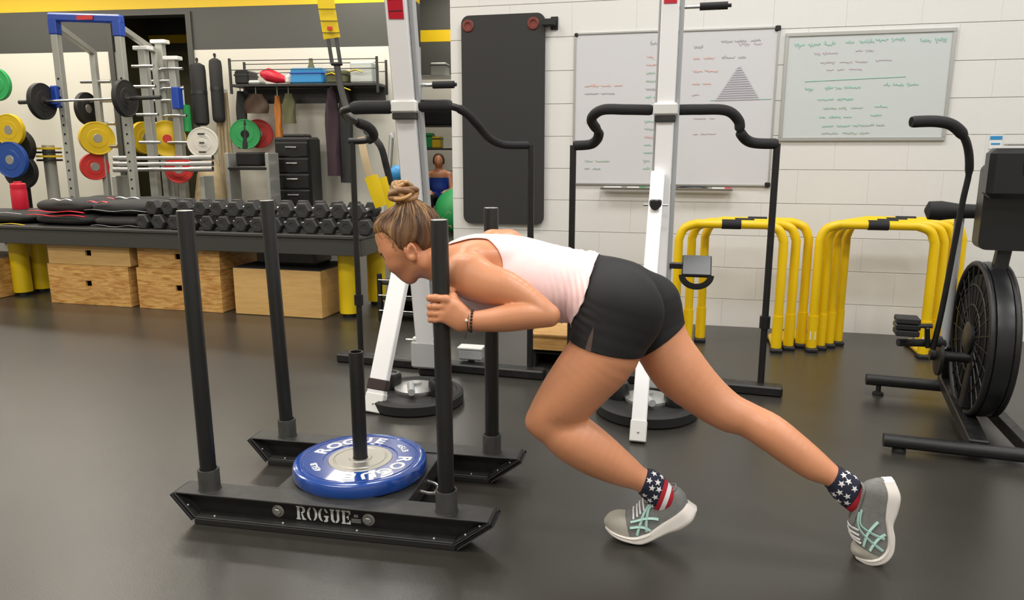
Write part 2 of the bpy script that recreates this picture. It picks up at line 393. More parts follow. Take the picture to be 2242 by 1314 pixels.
for i in range(15):                                        # hatched pyramid
    u = i / 14; zz = 1.515 + .20 * u; hw = .125 * (1 - u) + .012; mb.tube([WP(.17 - hw, zz, .0132), WP(.17 + hw, zz + .004, .0132)], .0055, 4, flat=(1, .2), hint=WN)
tag(mb.build('pyramid_drawing', INK['grey'], wb1, 0), kind='stuff')
MB().tube([WP(.0, 1.515, .0132), WP(.38, 1.518, .0132)], .003, 4, flat=(1, .3), hint=WN).build('drawn_line', INK['teal'], wb1, 0)
for t_, zz in ((-.243, 1.955), (.392, 1.950), (.392, .970)):
    MB().box(WP(t_, zz, .011), (.036, .024, .034), R=wall_R(), bev=.006).build('corner_cap', M['plastic'], wb1, 0)
L3 = [('teal', .50, .78, 1.845, .02), ('teal', .80, .96, 1.85, .016), ('teal', .97, 1.20, 1.86, .02), ('teal', 1.22, 1.37, 1.85, .03), ('mauve', .62, .85, 1.79, .014), ('mauve', .86, .98, 1.80, .012), ('mauve', .66, .96, 1.735, .01), ('mauve', .98, 1.12, 1.74, .008), ('mauve', .70, .90, 1.69, .008),
      ('teal', .58, .64, 1.575, .02), ('teal', .70, .98, 1.58, .014), ('teal', 1.04, 1.28, 1.59, .014), ('teal', .66, .92, 1.51, .012), ('green', .70, 1.0, 1.455, .01), ('teal', 1.0, 1.12, 1.46, .01), ('teal', .68, .94, 1.40, .012), ('teal', .98, 1.08, 1.41, .01), ('teal', .70, .90, 1.345, .01), ('green', .92, 1.06, 1.35, .01), ('green', .70, .98, 1.30, .012)]
for t_, zz in ((-.893, 1.953), (-.272, 1.953)):
    MB().box(WP(t_, zz, .011), (.024, .024, .024), R=wall_R(), bev=.005).build('corner_cap', M['plastic'], wb0, 0)
wb2 = whiteboard('whiteboard', 'right whiteboard with teal heading and a ruled line above listed notes', .44, 1.42, 1.252, 1.918, M['board2'], .022, L3)
MB().tube([WP(.575, 1.622, .0132), WP(1.16, 1.640, .0132)], .0028, 4, flat=(1, .3), hint=WN).build('drawn_line', INK['teal'], wb2, 0)
for (a, b_) in ((-.70, -.30), (-.235, .17)):
    t_ = thing('marker_tray', 'grey marker tray under the left whiteboard' if a < -.5 else 'grey marker tray under the middle whiteboard holding a duster', 'tray', WP((a + b_) / 2, .93, .03))
    mb = MB(); mb.prism([(0, .02), (0, 0), (.052, 0), (.060, .014), (.056, .015), (.05, .006), (.004, .006), (.004, .02)], WP(a, .930, .018), -WN, E3, WD * (b_ - a)); mb.build('tray_body', M['alu'], t_, 0)
er = thing('board_eraser', 'black felt board duster lying in the middle marker tray', 'duster', WP(-.09, .937, .04))
mb = MB(); mb.lathe(WP(-.20, .9375, .046), WD, [(.004, 0), (.012, .01), (.021, .05), (.024, .11), (.021, .17), (.012, .21), (.004, .22)], 12, scale=(.8, 1)); 
mb.v = [(x, y, max(z, .9365)) for x, y, z in mb.v]; mb.build('felt_pad', M['plastic'], er, 40)
def marker(name, t_, col, lab):
    o = thing(name, lab, 'marker', WP(t_, .937, .045)); MB().cyl(WP(t_ - .06, .944, .045), WP(t_ + .02, .944, .045), .0075, n=10).build('barrel', M['wplastic'], o, 40)
    MB().cyl(WP(t_ + .02, .944, .045), WP(t_ + .06, .944, .045), .008, n=10).build('cap', col, o, 40)
marker('marker_pen', -.62, M['wplastic'], 'white capped marker at the left end of the left tray'); marker('marker_pen', -.46, M['green_rub'], 'green capped marker in the left tray'); marker('marker_pen', .10, M['red'], 'red capped marker beside the duster in the middle tray')
st = thing('wall_notice', 'small blue and white notice stuck on the wall above the exercise bike', 'notice', WP(1.70, 1.20))
MB().box(WP(1.703, 1.245, .003), (.07, .004, .085), R=wall_R()).build('card', M['print_white'], st, 0); MB().box(WP(1.703, 1.268, .0056), (.066, .002, .022), R=wall_R()).build('blue_stripe', M['skyblue'], st, 0); MB().box(WP(1.703, 1.232, .0056), (.05, .002, .010), R=wall_R()).build('blue_stripe', M['skyblue'], st, 0)

# ================================================================== YELLOW DIP BARS against the right wall
def dip_bar(px_l, px_r, py_b, py_t, label, plate):
    A = G(px_l, py_b); d = WD; Bx = G(px_r, py_b); W_ = (Bx - A).dot(d); B = A + d * W_
    zt = AT((px_l + px_r) / 2, py_t, (A[1] + B[1]) / 2)[2] - .022
    o = thing('dip_bar', label, 'dip bar', (A + B) / 2, group=None); r = .0265
    pts = [A + E3 * .03, A + E3 * (zt - .10), A + E3 * (zt - .03) + d * .03, A + E3 * zt + d * .10, B + E3 * zt - d * .10, B + E3 * (zt - .03) - d * .03, B + E3 * (zt - .10), B + E3 * .03]
    pts = [pts[0]] + smooth_path(pts[1:4], 5) + smooth_path(pts[4:7], 5) + [pts[7]]
    MB().tube(pts, r, 12).build('bar_frame', M['yellow'], o, 50)
    m_ = (A + B) / 2 + E3 * zt; MB().cyl(m_ - d * .055, m_ + d * .055, r + .003, n=14).build('grip', M['foam'], o, 50)
    for e in (A, B):
        MB().cyl(e + E3 * .012, e + E3 * .22, .0305, n=14).build('leg_sleeve', M['yellow'], o, 50)
        MB().tube([e + E3 * .024, e + E3 * .024 + WN * .27], .024, 10).build('foot_bar', M['yellow'], o, 50)
        MB().box(e + E3 * .012 - WN * .01, (.070, .085, .024), R=np.stack([WD, WN, E3], 1), bev=.006).build('rubber_foot', M['rubber'], o, 0)
        MB().box(e + E3 * .012 + WN * .26, (.06, .05, .024), R=np.stack([WD, WN, E3], 1), bev=.006).build('rubber_foot', M['rubber'], o, 0)
        if plate: MB().box(e + E3 * .10 - WN * .026, (.034, .004, .05), R=np.stack([WD, WN, E3], 1)).build('size_sticker', M['print_white'], o, 0)
for i, lab in enumerate(('frontmost yellow dip bar of the left nest by the climbing machine', 'second yellow dip bar of the left nest', 'rearmost yellow dip bar of the left nest, nearest the wall middle')):
    dip_bar(1476 + 28 * i, 1693 + 26 * i, 756 - 5 * i, 483 - 3 * i, lab, False)
for i, lab in enumerate(('frontmost yellow dip bar of the right nest, beside the exercise bike', 'second yellow dip bar of the right nest', 'third yellow dip bar of the right nest', 'rearmost yellow dip bar of the right nest, nearest the bike')):
    dip_bar(1775 + 19 * i, 2003 + 19 * i, 768 - 5 * i, 485 - 3 * i, lab, i == 0)
# ================================================================== CLIMBING MACHINES
def beam(mb, a, b, w, d, hint=None, bev=.004):            # rectangular beam a->b, w across the view, d in depth
    a = np.asarray(a, float); b = np.asarray(b, float); ax = nrm(b - a); u = V(1, 0, 0) if hint is None else np.asarray(hint, float)
    u = nrm(u - ax * u.dot(ax)); v = np.cross(ax, u); return mb.box((a + b) / 2, (w, d, np.linalg.norm(b - a)), R=np.stack([u, v, ax], 1), bev=bev)
def climber(label, mast_b, mast_t, mw, strut_t, strut_b, sw, bar_l, bar_r, foam_l, foam_r, post_l, post_r, cross, disc, grips, pedals, clampz, red):
    o = thing('climbing_machine', label, 'exercise machine', V(*disc[:2], 0))
    MD = nrm(mast_t - mast_b)
    m = MB(); beam(m, mast_b, mast_t, mw, .05, WD); mast = m.build('mast', M['white_metal'], o, 0)
    m = MB(); off = WD * (mw / 2 + .012) + WN * .02; beam(m, mast_b + off, mast_t + off, .020, .05, WD); m.build('guide_rail', M['grey_metal'], o, 0)
    m = MB(); off = -WD * (mw / 2 + .006) + WN * .02; beam(m, mast_b + off, mast_t + off, .010, .05, WD); m.build('guide_rail', M['grey_metal'], o, 0)
    L = np.linalg.norm(mast_t - mast_b)
    a, b_ = red; m = MB(); beam(m, mast_b + MD * a - WN * .027, mast_b + MD * b_ - WN * .027, mw * .72, .004, WD, 0); rd = m.build('red_scale', M['red'], o, 0)
    for k in range(6): 
        q = MB(); c = mast_b + MD * (a + (b_ - a) * (k + .7) / 6.5) - WN * .0295; q.box(c, (mw * .66, .002, .003), R=np.stack([WD, WN, E3], 1)); q.build('scale_mark', M['plastic'], rd, 0)
    m = MB(); beam(m, strut_b, strut_t, sw, .045, WD); st_ = m.build('front_strut', M['white_metal'], o, 0)
    m = MB(); beam(m, strut_b - E3 * 0, strut_b + nrm(strut_t - strut_b) * .09, sw + .006, .05, WD); m.build('foot_cap', M['wplastic'], o, 0)
    m = MB(); m.sphere(strut_b + nrm(strut_t - strut_b) * .05 - WN * .026, .006, 10, 8); m.build('bolt', M['zinc'], st_, 40)
    kp = strut_t + (strut_b - strut_t) * .13
    m = MB(); m.cyl(kp - WN * .02, kp - WN * .055, .017, .021, 14); m.box(kp + WD * .0, (.055, .06, .05), R=np.stack([WD, WN, E3], 1), bev=.006); m.build('lock_knob', M['plastic'], o, 40)
    m = MB(); m.cyl(kp - WD * .055, kp + WD * .055, .006, n=8); m.build('lock_pin', M['chrome'], o, 40)
    for bar, foam, side in ((bar_l, foam_l, -1), (bar_r, foam_r, 1)):
        P = smooth_path(bar, 7); m = MB(); m.tube(P, .0165, 12, hint=(0, 1, 0)); h = m.build('handlebar', M['steel_black'], o, 60)
        for (u0, u1, rr) in foam:
            i0, i1 = int(u0 * (len(P) - 1)), int(u1 * (len(P) - 1)); q = P[i0:i1 + 1]; m = MB(); m.tube(q, [rr * .86] + [rr] * (len(q) - 2) + [rr * .86], 14, hint=(0, 1, 0)); m.build('foam_grip', M['foam'], h, 60)
    cz = mast_b + MD * ((clampz - mast_b[2]) / MD[2])
    MB().box(cz - WN * .0, (mw + .03, .085, .055), R=np.stack([WD, WN, E3], 1), bev=.008).build('clamp', M['wplastic'], o, 0)
    MB().box(cz - E3 * .042, (mw + .014, .08, .03), R=np.stack([WD, WN, E3], 1), bev=.004).build('clamp_plate', M['steel_grey'], o, 0)
    for p in (post_l, post_r):
        MB().tube([V(p[0], p[1], .03), V(*p)], .0165, 12).build('post', M['steel_black'], o, 60)
        MB().cyl(V(p[0], p[1], .33), V(p[0], p[1], .39), .026, n=12).build('post_collar', M['plastic'], o, 40)
    m = MB(); ax = nrm(cross[1] - cross[0]); n_ = np.cross(E3, ax); m.box((cross[0] + cross[1]) / 2 + E3 * .025, (np.linalg.norm(cross[1] - cross[0]), .085, .05), R=np.stack([ax, n_, E3], 1), bev=.008); m.build('base_bar', M['steel_black'], o, 0)
    m = MB(); mid = V(mast_b[0], mast_b[1], .02); q = (cross[0] + cross[1]) / 2; q = V(q[0], q[1], .02); d_ = mid - q; m.box((mid + q) / 2 + E3 * .005, (.10, np.linalg.norm(d_) + .05, .045), R=np.stack([np.cross(nrm(d_), E3), nrm(d_), E3], 1), bev=.008); m.build('base_spine', M['steel_black'], o, 0)
    c = V(disc[0], disc[1], 0); r = disc[2]
    m = MB(); m.lathe(c, E3, [(r - .01, .0), (r, .008), (r, .048), (r - .012, .058), (r - .030, .060), (r - .036, .052), (.10, .050), (.095, .056), (0, .056)], 48); m.build('round_base', M['rubber'], o, 30)
    for (dx, dy, rr, hh) in ((-.135, .03, .052, .075), (.135, -.01, .058, .07)):
        m = MB(); m.lathe(c + WD * dx + WN * dy + E3 * .052, E3, [(rr, 0), (rr, hh * .8), (rr - .008, hh), (rr * .6, hh), (rr * .55, hh - .006), (0, hh - .006)], 28)
        m.build('foot_pad', M['plastic'], o, 30)
    m = MB(); m.lathe(c + E3 * .056 + WN * .02, E3, [(.105, 0), (.105, .012), (.07, .022), (.026, .024), (.026, .036), (0, .036)], 28); m.build('hub_plate', M['alu'], o, 30)
    m = MB(); m.cyl(c + E3 * .085 - WD * .02, c + E3 * .085 + WD * .03 - WN * .12, .017, n=10); m.build('lever', M['grey_metal'], o, 40)
    m = MB(); m.cyl(V(mast_b[0], mast_b[1], .20) - WD * .11 - WN * .03, V(mast_b[0], mast_b[1], .20) + WD * .11 - WN * .03, .007, n=10); m.lathe(V(mast_b[0], mast_b[1], .20) + WD * .065 - WN * .03, E3, [(.026, -.01), (.026, .035), (.02, .04), (.02, .06), (0, .06)], 16); m.build('resistance_valve', M['chrome'], o, 40)
    m = MB(); m.box(V(mast_b[0], mast_b[1], .13) - WN * .01, (mw + .05, .12, .15), R=np.stack([WD, WN, E3], 1), bev=.012); m.build('gear_housing', M['grey_metal'], o, 0); MB().box(V(mast_b[0], mast_b[1], .215) - WN * .015, (mw + .03, .10, .02), R=np.stack([WD, WN, E3], 1), bev=.005).build('housing_cap', M['wplastic'], o, 0)
    for (p, sd, ln) in grips:
        g = MB(); g.cyl(p, p + WD * sd * ln * .5, .008, n=10); gg = g.build('grip_rod', M['chrome'], o, 40)
        m = MB(); m.cyl(p + WD * sd * ln * .46, p + WD * sd * ln * .94, .0165, n=14); m.cyl(p + WD * sd * ln * .94, p + WD * sd * ln, .008, n=8); m.build('hand_grip', M['foam'], gg, 40)
    for (p, sd) in pedals:
        m = MB(); m.box(p + WD * sd * .03, (.06, .03, .028), R=np.stack([WD, WN, E3], 1), bev=.004); pd = m.build('pedal_arm', M['plastic'], o, 0)
        m = MB(); Rt = np.stack([WD, nrm(WN * .75 + E3 * .66), nrm(np.cross(WD, nrm(WN * .75 + E3 * .66)))], 1); m.box(p + WD * sd * .125, (.135, .125, .022), R=Rt, bev=.005); m.build('pedal', M['plastic'], pd, 0)
        c_ = p + WD * sd * .125 - E3 * .035; m = MB(); m.tube([c_ + WD * (.066 * math.cos(a)) - E3 * (.055 * math.sin(a)) - WN * .045 for a in np.linspace(0, math.pi, 16)], .012, 6, flat=(.25, 1.4)); m.build('strap', M['foam'], pd, 40)
    return o
# second machine (behind the woman's hips)
mb2 = G(1428, 868); mt2 = V(mb2[0] + .01, mb2[1] - .03, 2.15)
hz = AT(1450, 240, mb2[1])[2]
pl2, pr2 = G(1247, 822), G(1664, 858)
zl = AT(1262, 318, pl2[1])[2]; zr = AT(1692, 314, pr2[1])[2]
climber('white climbing machine standing behind the woman, in front of the whiteboards', mb2 + E3 * .05, mt2, .078, AT(1441, 378, mb2[1] - .05), G(1396, 968) , .062,
        [AT(1428, 241, mb2[1]), AT(1370, 240, mb2[1]), AT(1318, 241, mb2[1] + .03), AT(1295, 262, mb2[1] + .12), AT(1311, 293, pl2[1] - .1), AT(1296, 315, pl2[1]), AT(1256, 319, pl2[1])],
        [AT(1472, 241, mb2[1]), AT(1530, 240, mb2[1]), AT(1590, 242, mb2[1] + .01), AT(1617, 264, mb2[1] + .03), AT(1622, 292, pr2[1] - .03), AT(1646, 312, pr2[1]), AT(1702, 315, pr2[1])],
        [(.0, .62, .024), (.66, 1, .025)], [(.0, .62, .024), (.66, 1, .025)], V(pl2[0], pl2[1], zl), V(pr2[0], pr2[1], zr), (G(1215, 820), G(1712, 866)),
        (.625, 3.27, .232), [(AT(1474, 17, mb2[1]), 1, .25)], [(AT(1466, 581, mb2[1] - .02), 1)], hz, (AT(1450, 38, mb2[1])[2] - mb2[2], AT(1450, -150, mb2[1])[2] - .05))
# first machine (left, behind her head), mast leaning towards the camera at the top
mb1 = G(938, 822); mt1 = AT(866, -40, mb1[1] - .50)
pl1, pr1 = G(791, 790), G(1160, 822)
def mast1(z): t = (z - .05) / (mt1[2] - .05); return mb1 + (mt1 - mb1) * t
zc = AT(884, 234, mb1[1] - .36)[2]; c1 = mast1(zc); yc = c1[1]
climber("white climbing machine behind the woman's head, left of the hanging mat", mb1 + E3 * .05, mt1, .095, mast1(AT(915, 440, mb1[1] - .25)[2]), G(817, 903), .085,
        [AT(862, 235, yc), AT(815, 235, yc), AT(772, 237, yc), AT(750, 246, yc + .10), AT(772, 264, pl1[1] - .18), AT(806, 278, pl1[1] - .08), AT(818, 297, pl1[1]), AT(800, 308, pl1[1]), AT(764, 309, pl1[1])],
        [AT(902, 232, yc), AT(945, 232, yc), AT(988, 233, yc), AT(1020, 247, yc + .05), AT(1047, 275, pr1[1] - .25), AT(1072, 303, pr1[1] - .08), AT(1104, 317, pr1[1]), AT(1158, 318, pr1[1])],
        [(.02, .26, .030), (.55, .86, .026)], [(.0, .30, .028), (.36, 1, .020)], V(pl1[0], pl1[1], AT(768, 310, pl1[1])[2]), V(pr1[0], pr1[1], AT(1150, 318, pr1[1])[2]), (G(744, 789), G(1192, 829)),
        (-.47, 3.42, .235), [(AT(905, 187, yc), 1, .205)], [], zc, (AT(858, 46, yc)[2], AT(858, 46, yc)[2] + .3))

cm1 = [o for o in bpy.data.objects if o.name == 'climbing_machine.001'][0]; sb, st1 = G(817, 903), mast1(AT(915, 440, mb1[1] - .25)[2]); sx1 = nrm(st1 - sb)
m = MB(); beam(m, sb + sx1 * .105, sb + sx1 * .155, .094, .056, WD, .004); m.build('foot_strap', mat('dark_brown_strap', (52, 36, 36), .7), cm1, 0)
pb = AT(1032, 774, 3.94); MB().box(V(pb[0], pb[1], pb[2] / 2), (.03, .03, pb[2]), R=np.stack([WD, WN, E3], 1)).build('pulley_stem', M['steel_black'], cm1, 0)
MB().box(pb, (.13, .07, .06), R=np.stack([WD, WN, E3], 1), bev=.008).build('pulley_box', M['grey_metal'], cm1, 0); MB().box(pb + E3 * .036, (.14, .08, .012), R=np.stack([WD, WN, E3], 1), bev=.003).build('pulley_lid', M['wplastic'], cm1, 0)
# ================================================================== EXERCISE BIKE on the right
BA = math.radians(19); BX, BY = rot2(BA)[0], rot2(BA)[1]; B0 = V(1.80, 2.72, 0); BR = np.stack([BX, BY, E3], 1)
def BP(x, y, z): return B0 + BX * x + BY * y + E3 * z
bike = thing('exercise_bike', 'black fan exercise bike at the right edge before the yellow dip bars', 'exercise bike', B0 + BY * .3, group=None)
for (y, x0, x1, zz) in ((0.0, -.315, .36, .045), (.76, -.30, .28, .075)):
    MB().cyl(BP(x0, y, zz), BP(x1, y, zz), .028, n=14).build('stabilizer', M['steel_black'], bike, 50)
    for x in (x0 + .06, x1 - .06):
        MB().lathe(BP(x, y, 0), E3, [(.026, 0), (.026, .012), (.012, .02), (.012, zz - .01)], 14).build('levelling_foot', M['rubber'], bike, 40)
FC = BP(.075, .36, .41); FR = .318
m = MB(); beam(m, BP(.02, 0, .06), BP(.05, .78, .11), .07, .05, BX); beam(m, BP(.20, 0, .06), BP(.12, .78, .11), .05, .05, BX); m.build('base_frame', M['steel_black'], bike, 0)
m = MB(); m.lathe(FC - BX * .03, BX, [(.03, .0), (FR - .05, .0), (FR - .045, .002), (FR - .045, .058), (.03, .060)], 40); m.build('fan_drum', M['dark'], bike, 30)
for sx in (-.043, .043):
    for rr, th in ((FR, .012), (FR * .72, .004), (FR * .45, .004), (FR * .2, .006)):
        MB().tube([FC + BX * sx + (BY * math.cos(a) + E3 * math.sin(a)) * rr for a in np.linspace(0, 2 * math.pi, 40, endpoint=False)], th, 8, closed=True).build('cage_ring', M['steel_black'], bike, 60)
    m = MB()
    for k in range(24):
        a = 2 * math.pi * k / 24; d = BY * math.cos(a) + E3 * math.sin(a); m.tube([FC + BX * sx + d * .06, FC + BX * sx + d * FR], .0028, 5)
    tag(m.build('cage_wires', M['steel_black'], bike, 40), kind='stuff')
    MB().lathe(FC + BX * sx, BX * np.sign(sx), [(.07, 0), (.07, .012), (.05, .02), (0, .02)], 24).build('hub_cover', M['plastic'], bike, 30)
m = MB(); m.lathe(FC - BX * .033, BX, [(FR - .012, 0), (FR + .006, .004), (FR + .010, .033), (FR + .006, .062), (FR - .012, .066)], 40); m.f.pop(); m.f.pop(); m.m = m.m[:-2]; m.build('rim_band', M['plastic'], bike, 40)
m = MB(); m.prism(round_poly(.20, .34, .03, 4), BP(.09, .25, .97), BX, E3, BY * .10); m.build('head_column', M['plastic'], bike, 30)
m = MB(); beam(m, BP(.10, .30, .80), BP(.10, .30, 1.12), .10, .07, BX, .012); beam(m, BP(.03, .30, .12), BP(.10, .30, .84), .05, .05, BX, .006); m.build('front_column', M['steel_black'], bike, 0)
cs = MB(); cs.box(BP(.13, .20, 1.105), (.31, .10, .19), R=BR, bev=.02); con = cs.build('console', M['plastic'], bike, 0)
MB().box(BP(.16, .148, 1.145), (.15, .006, .085), R=BR, bev=.002).build('display', M['dark'], con, 0)
for k, (dx, dz) in enumerate(((.24, .03), (.24, .008), (.24, -.014))): MB().box(BP(dx, .148, 1.125 + dz), (.035, .006, .012), R=BR).build('button', M['alu'], con, 0)
MB().box(BP(.14, .20, 1.214), (.22, .06, .008), R=BR, bev=.002).build('console_lip', M['alu'], con, 0)
MB().box(BP(.19, .245, .98), (.035, .012, .05), R=BR).build('blue_label', M['blue'], bike, 0)
for sd in (-1, 1):
    if sd < 0: P = [AT(2042, 765, 2.98), AT(2062, 680, 2.96), AT(2088, 545, 2.93), AT(2108, 440, 2.90), AT(2122, 372, 2.88), AT(2116, 312, 2.86), AT(2090, 277, 2.85), AT(2052, 266, 2.85), AT(1995, 267, 2.85)]
    else: P = [BP(.36, .30, .33), BP(.36, .28, .5), BP(.34, .26, .75), BP(.33, .24, 1.0), BP(.34, .22, 1.15), BP(.36, .20, 1.27), BP(.42, .19, 1.31), BP(.52, .19, 1.31)]
    P = smooth_path(P, 6); q = MB(); q.tube(P, [.011] * (len(P) // 2) + [.015] * (len(P) - len(P) // 2), 12, hint=(0, 1, 0)); ar = q.build('lever_arm', M['steel_black'], bike, 60)
    k0 = int(len(P) * .66); MB().tube(P[k0:], [.018] + [.0215] * (len(P) - k0 - 2) + [.019], 14, hint=(0, 1, 0)).build('foam_grip', M['foam'], ar, 60)
# saddle on its post
sx, sy, sz = AT(2088, 462, 3.30); sc_ = V(sx, sy, sz)
m = MB(); Pn = [sc_ - BX * .115, sc_ - BX * .10, sc_ - BX * .05, sc_ + BX * .02, sc_ + BX * .10, sc_ + BX * .14]; m.tube(Pn, [.01, .045, .048, .036, .034, .02], 16, flat=(1, .9)); m.build('saddle', M['foam'], bike, 60)
m = MB(); m.tube([V(sx + .03, sy, sz - .03), V(sx + .03, sy, .30)], .02, 12); m.build('seat_post', M['grey_metal'], bike, 50)
m = MB(); beam(m, V(sx + .03, sy, .32), BP(.06, .76, .09), .05, .05, BX); m.build('rear_frame', M['steel_black'], bike, 0)
cc = BP(.04, .33, .33)
m = MB(); m.cyl(cc - BX * .16, cc + BX * .16, .022, n=12); m.lathe(cc - BX * .12, -BX, [(.085, 0), (.085, .012), (.03, .02), (0, .02)], 24); m.build('crank_axle', M['steel_black'], bike, 40)
pp = AT(1985, 713, 2.98)
m = MB(); beam(m, AT(2030, 760, 3.0), AT(2030, 715, 2.98), .018, .03, BX); m.build('crank_arm', M['steel_black'], bike, 0)
m = MB(); m.cyl(pp, AT(2040, 714, 2.98), .010, n=8); m.build('pedal_axle', M['steel_grey'], bike, 40)
m = MB(); m.box(pp, (.092, .085, .022), R=BR, bev=.004); pedl = m.build('pedal', M['plastic'], bike, 0)
for dz in (-.026, .026): MB().box(pp + E3 * dz, (.088, .085, .024), R=BR, bev=.004).build('pedal_tread', M['rubber'], pedl, 0)
m = MB(); m.cyl(AT(1966, 750, 3.02), AT(2068, 752, 3.02), .0165, n=12); m.build('foot_peg', M['foam'], bike, 40)
# ================================================================== PUSH SLED
def letter(ch):                                            # stencil slab-serif capitals, unit height; list of polygons
    A_ = lambda cx, cy, rx, ry, a0, a1, n=10: [(cx + rx * math.cos(math.radians(a0 + (a1 - a0) * i / n)), cy + ry * math.sin(math.radians(a0 + (a1 - a0) * i / n))) for i in range(n + 1)]
    if ch == 'R': return .78, [[(0, 0), (.34, 0), (.34, .1), (.27, .1), (.27, .9), (.34, .9), (.34, 1), (0, 1), (0, .9), (.07, .9), (.07, .1), (0, .1)],
                               [(.39, 1)] + A_(.44, .74, .28, .26, 90, -90)[0:] + [(.39, .48), (.39, .57)] + A_(.42, .74, .09, .17, -90, 90) + [(.39, .91)],
                               [(.39, .46), (.50, .46), (.64, .12), (.76, .1), (.76, 0), (.48, 0)]]
    if ch == 'O': return .82, [A_(.38, .5, .38, .5, 100, 260) + A_(.34, .5, .15, .40, 255, 105), A_(.44, .5, .38, .5, 80, -80) + A_(.48, .5, .15, .40, -75, 75)]
    if ch == 'G': return .84, [A_(.38, .5, .38, .5, 100, 260) + A_(.34, .5, .15, .40, 255, 105), A_(.44, .5, .36, .5, 80, 25) + [(.66, .66)] + A_(.44, .5, .18, .38, 40, 78),
                               [(.46, .46), (.82, .46), (.82, .36), (.76, .36), (.76, .06), (.64, .0), (.44, .0), (.44, .1), (.56, .14), (.56, .36), (.46, .36)]]
    if ch == 'U': return .84, [[(0, 1), (.36, 1), (.36, .9), (.28, .9), (.28, .25), (.38, .1), (.38, 0), (.20, .05), (.08, .22), (.08, .9), (0, .9)],
                               [(.48, 1), (.82, 1), (.82, .9), (.74, .9), (.74, .22), (.62, .05), (.44, 0), (.44, .1), (.56, .25), (.56, .9), (.48, .9)]]
    return .72, [[(0, 0), (.34, 0), (.34, .1), (.27, .1), (.27, .9), (.34, .9), (.34, 1), (0, 1), (0, .9), (.07, .9), (.07, .1), (0, .1)],
                 [(.39, 1), (.70, 1), (.70, .72), (.62, .72), (.56, .88), (.39, .88)], [(.39, .56), (.5, .56), (.5, .68), (.56, .68), (.56, .34), (.5, .34), (.5, .46), (.39, .46)],
                 [(.39, 0), (.70, 0), (.70, .28), (.62, .28), (.56, .12), (.39, .12)]]
sled = thing('push_sled', 'black steel push sled with four tall poles in front of the woman', 'sled', S(-1.0, 0, 0))
def rail(l0, rname):
    zt = .104; web = [(-1.498, zt), (-.460, zt), (-.568, .024), (-1.430, .024)]
    mb = MB(); mb.prism(web, S(0, l0 - .006, 0), E1, E3, E2 * .012); r = mb.build(rname, M['steel_black'], sled, smooth=0)
    def plate(nm, a, b, th, w, m, lat=0.0):               # flat bar from a to b in (s, z)
        a = V(*a); b = V(*b); d = (b - a) / np.linalg.norm(b - a); n_ = V(-d[1], d[0]); c = (a + b) / 2 + n_ * th / 2
        ax = E1 * d[0] + E3 * d[1]; R = np.stack([ax, E2, np.cross(ax, E2)], 1)
        q = MB(); q.box(S(c[0], l0 + lat, c[1]), (np.linalg.norm(b - a), w, th), R=R, bev=.0015); return q.build(nm, m, r, smooth=0)
    plate('top_flange', (-1.500, zt - .005), (-.458, zt - .005), .006, .088, M['steel_grey'])
    plate('bottom_flange', (-1.432, .020), (-.566, .020), .006, .092, M['steel_grey'])
    plate('end_flange', (-1.432, .022), (-1.503, zt), .006, .090, M['steel_grey']); plate('end_flange', (-.566, .022), (-.456, zt), -.006, .090, M['steel_grey'])
    plate('skid', (-1.436, .001), (-.560, .001), .019, .096, M['rubber']); plate('skid', (-1.440, .016), (-1.512, zt - .004), .010, .094, M['rubber']); plate('skid', (-.556, .016), (-.448, zt - .006), -.010, .094, M['rubber'])
    for s_ in (-1.37, -1.13, -.88, -.63):
        for sd in (-.034, .034): MB().sphere(S(s_, l0 + sd, .027), .0045, 8, 6).build('screw', M['zinc'], r, 60)
    for (s_, z_) in ((-.530, .052), (-.485, .085), (-1.46, .06)):
        MB().sphere(S(s_, l0 - .038, z_), .004, 8, 6).build('screw', M['zinc'], r, 60)
    return r
rn = rail(-.235, 'rail'); rf = rail(.235, 'rail')
for s_ in (-1.159, -.851):                                # hex bolts through the near web
    mb = MB(); c = S(s_, -.241, .053); mb.lathe(c, -E2, [(.0205, 0), (.0205, .003), (.0185, .004), (0, .004)], 24)
    mb.lathe(c - E2 * .004, -E2, [(.0125, 0), (.0125, .008), (.010, .010), (0, .010)], 6, hint=E1 + E3 * .4); mb.build('bolt', M['zinc'], rn, 20)
x = -1.096; H_ = .046; mb = MB(); mb.box(S(-.99, -.2418, .055), (.26, .0012, .066), R=np.stack([E1, E2, E3], 1)); dec = mb.build('decal', M['plastic'], rn, 0)
mb = MB()
for ch in 'ROGUE':
    wd, polys = letter(ch)
    for pl in polys:
        mb.prism([(px_ * H_ * .93, py_ * H_) for px_, py_ in pl], S(x, -.2424, .031), E1, E3, -E2 * .0008)
    x += wd * H_ * .93 + .0035
mb.build('lettering', M['print_white'], rn, 0)
mb = MB(); mb.box(S(-.893, -.2428, .062), (.014, .0006, .009), R=np.stack([E1, E2, E3], 1))
for k in range(3): mb.box(S(-.893, -.2428, .050 - .005 * k), (.032, .0006, .003), R=np.stack([E1, E2, E3], 1))
mb.build('label_print', M['alu'], rn, 0)
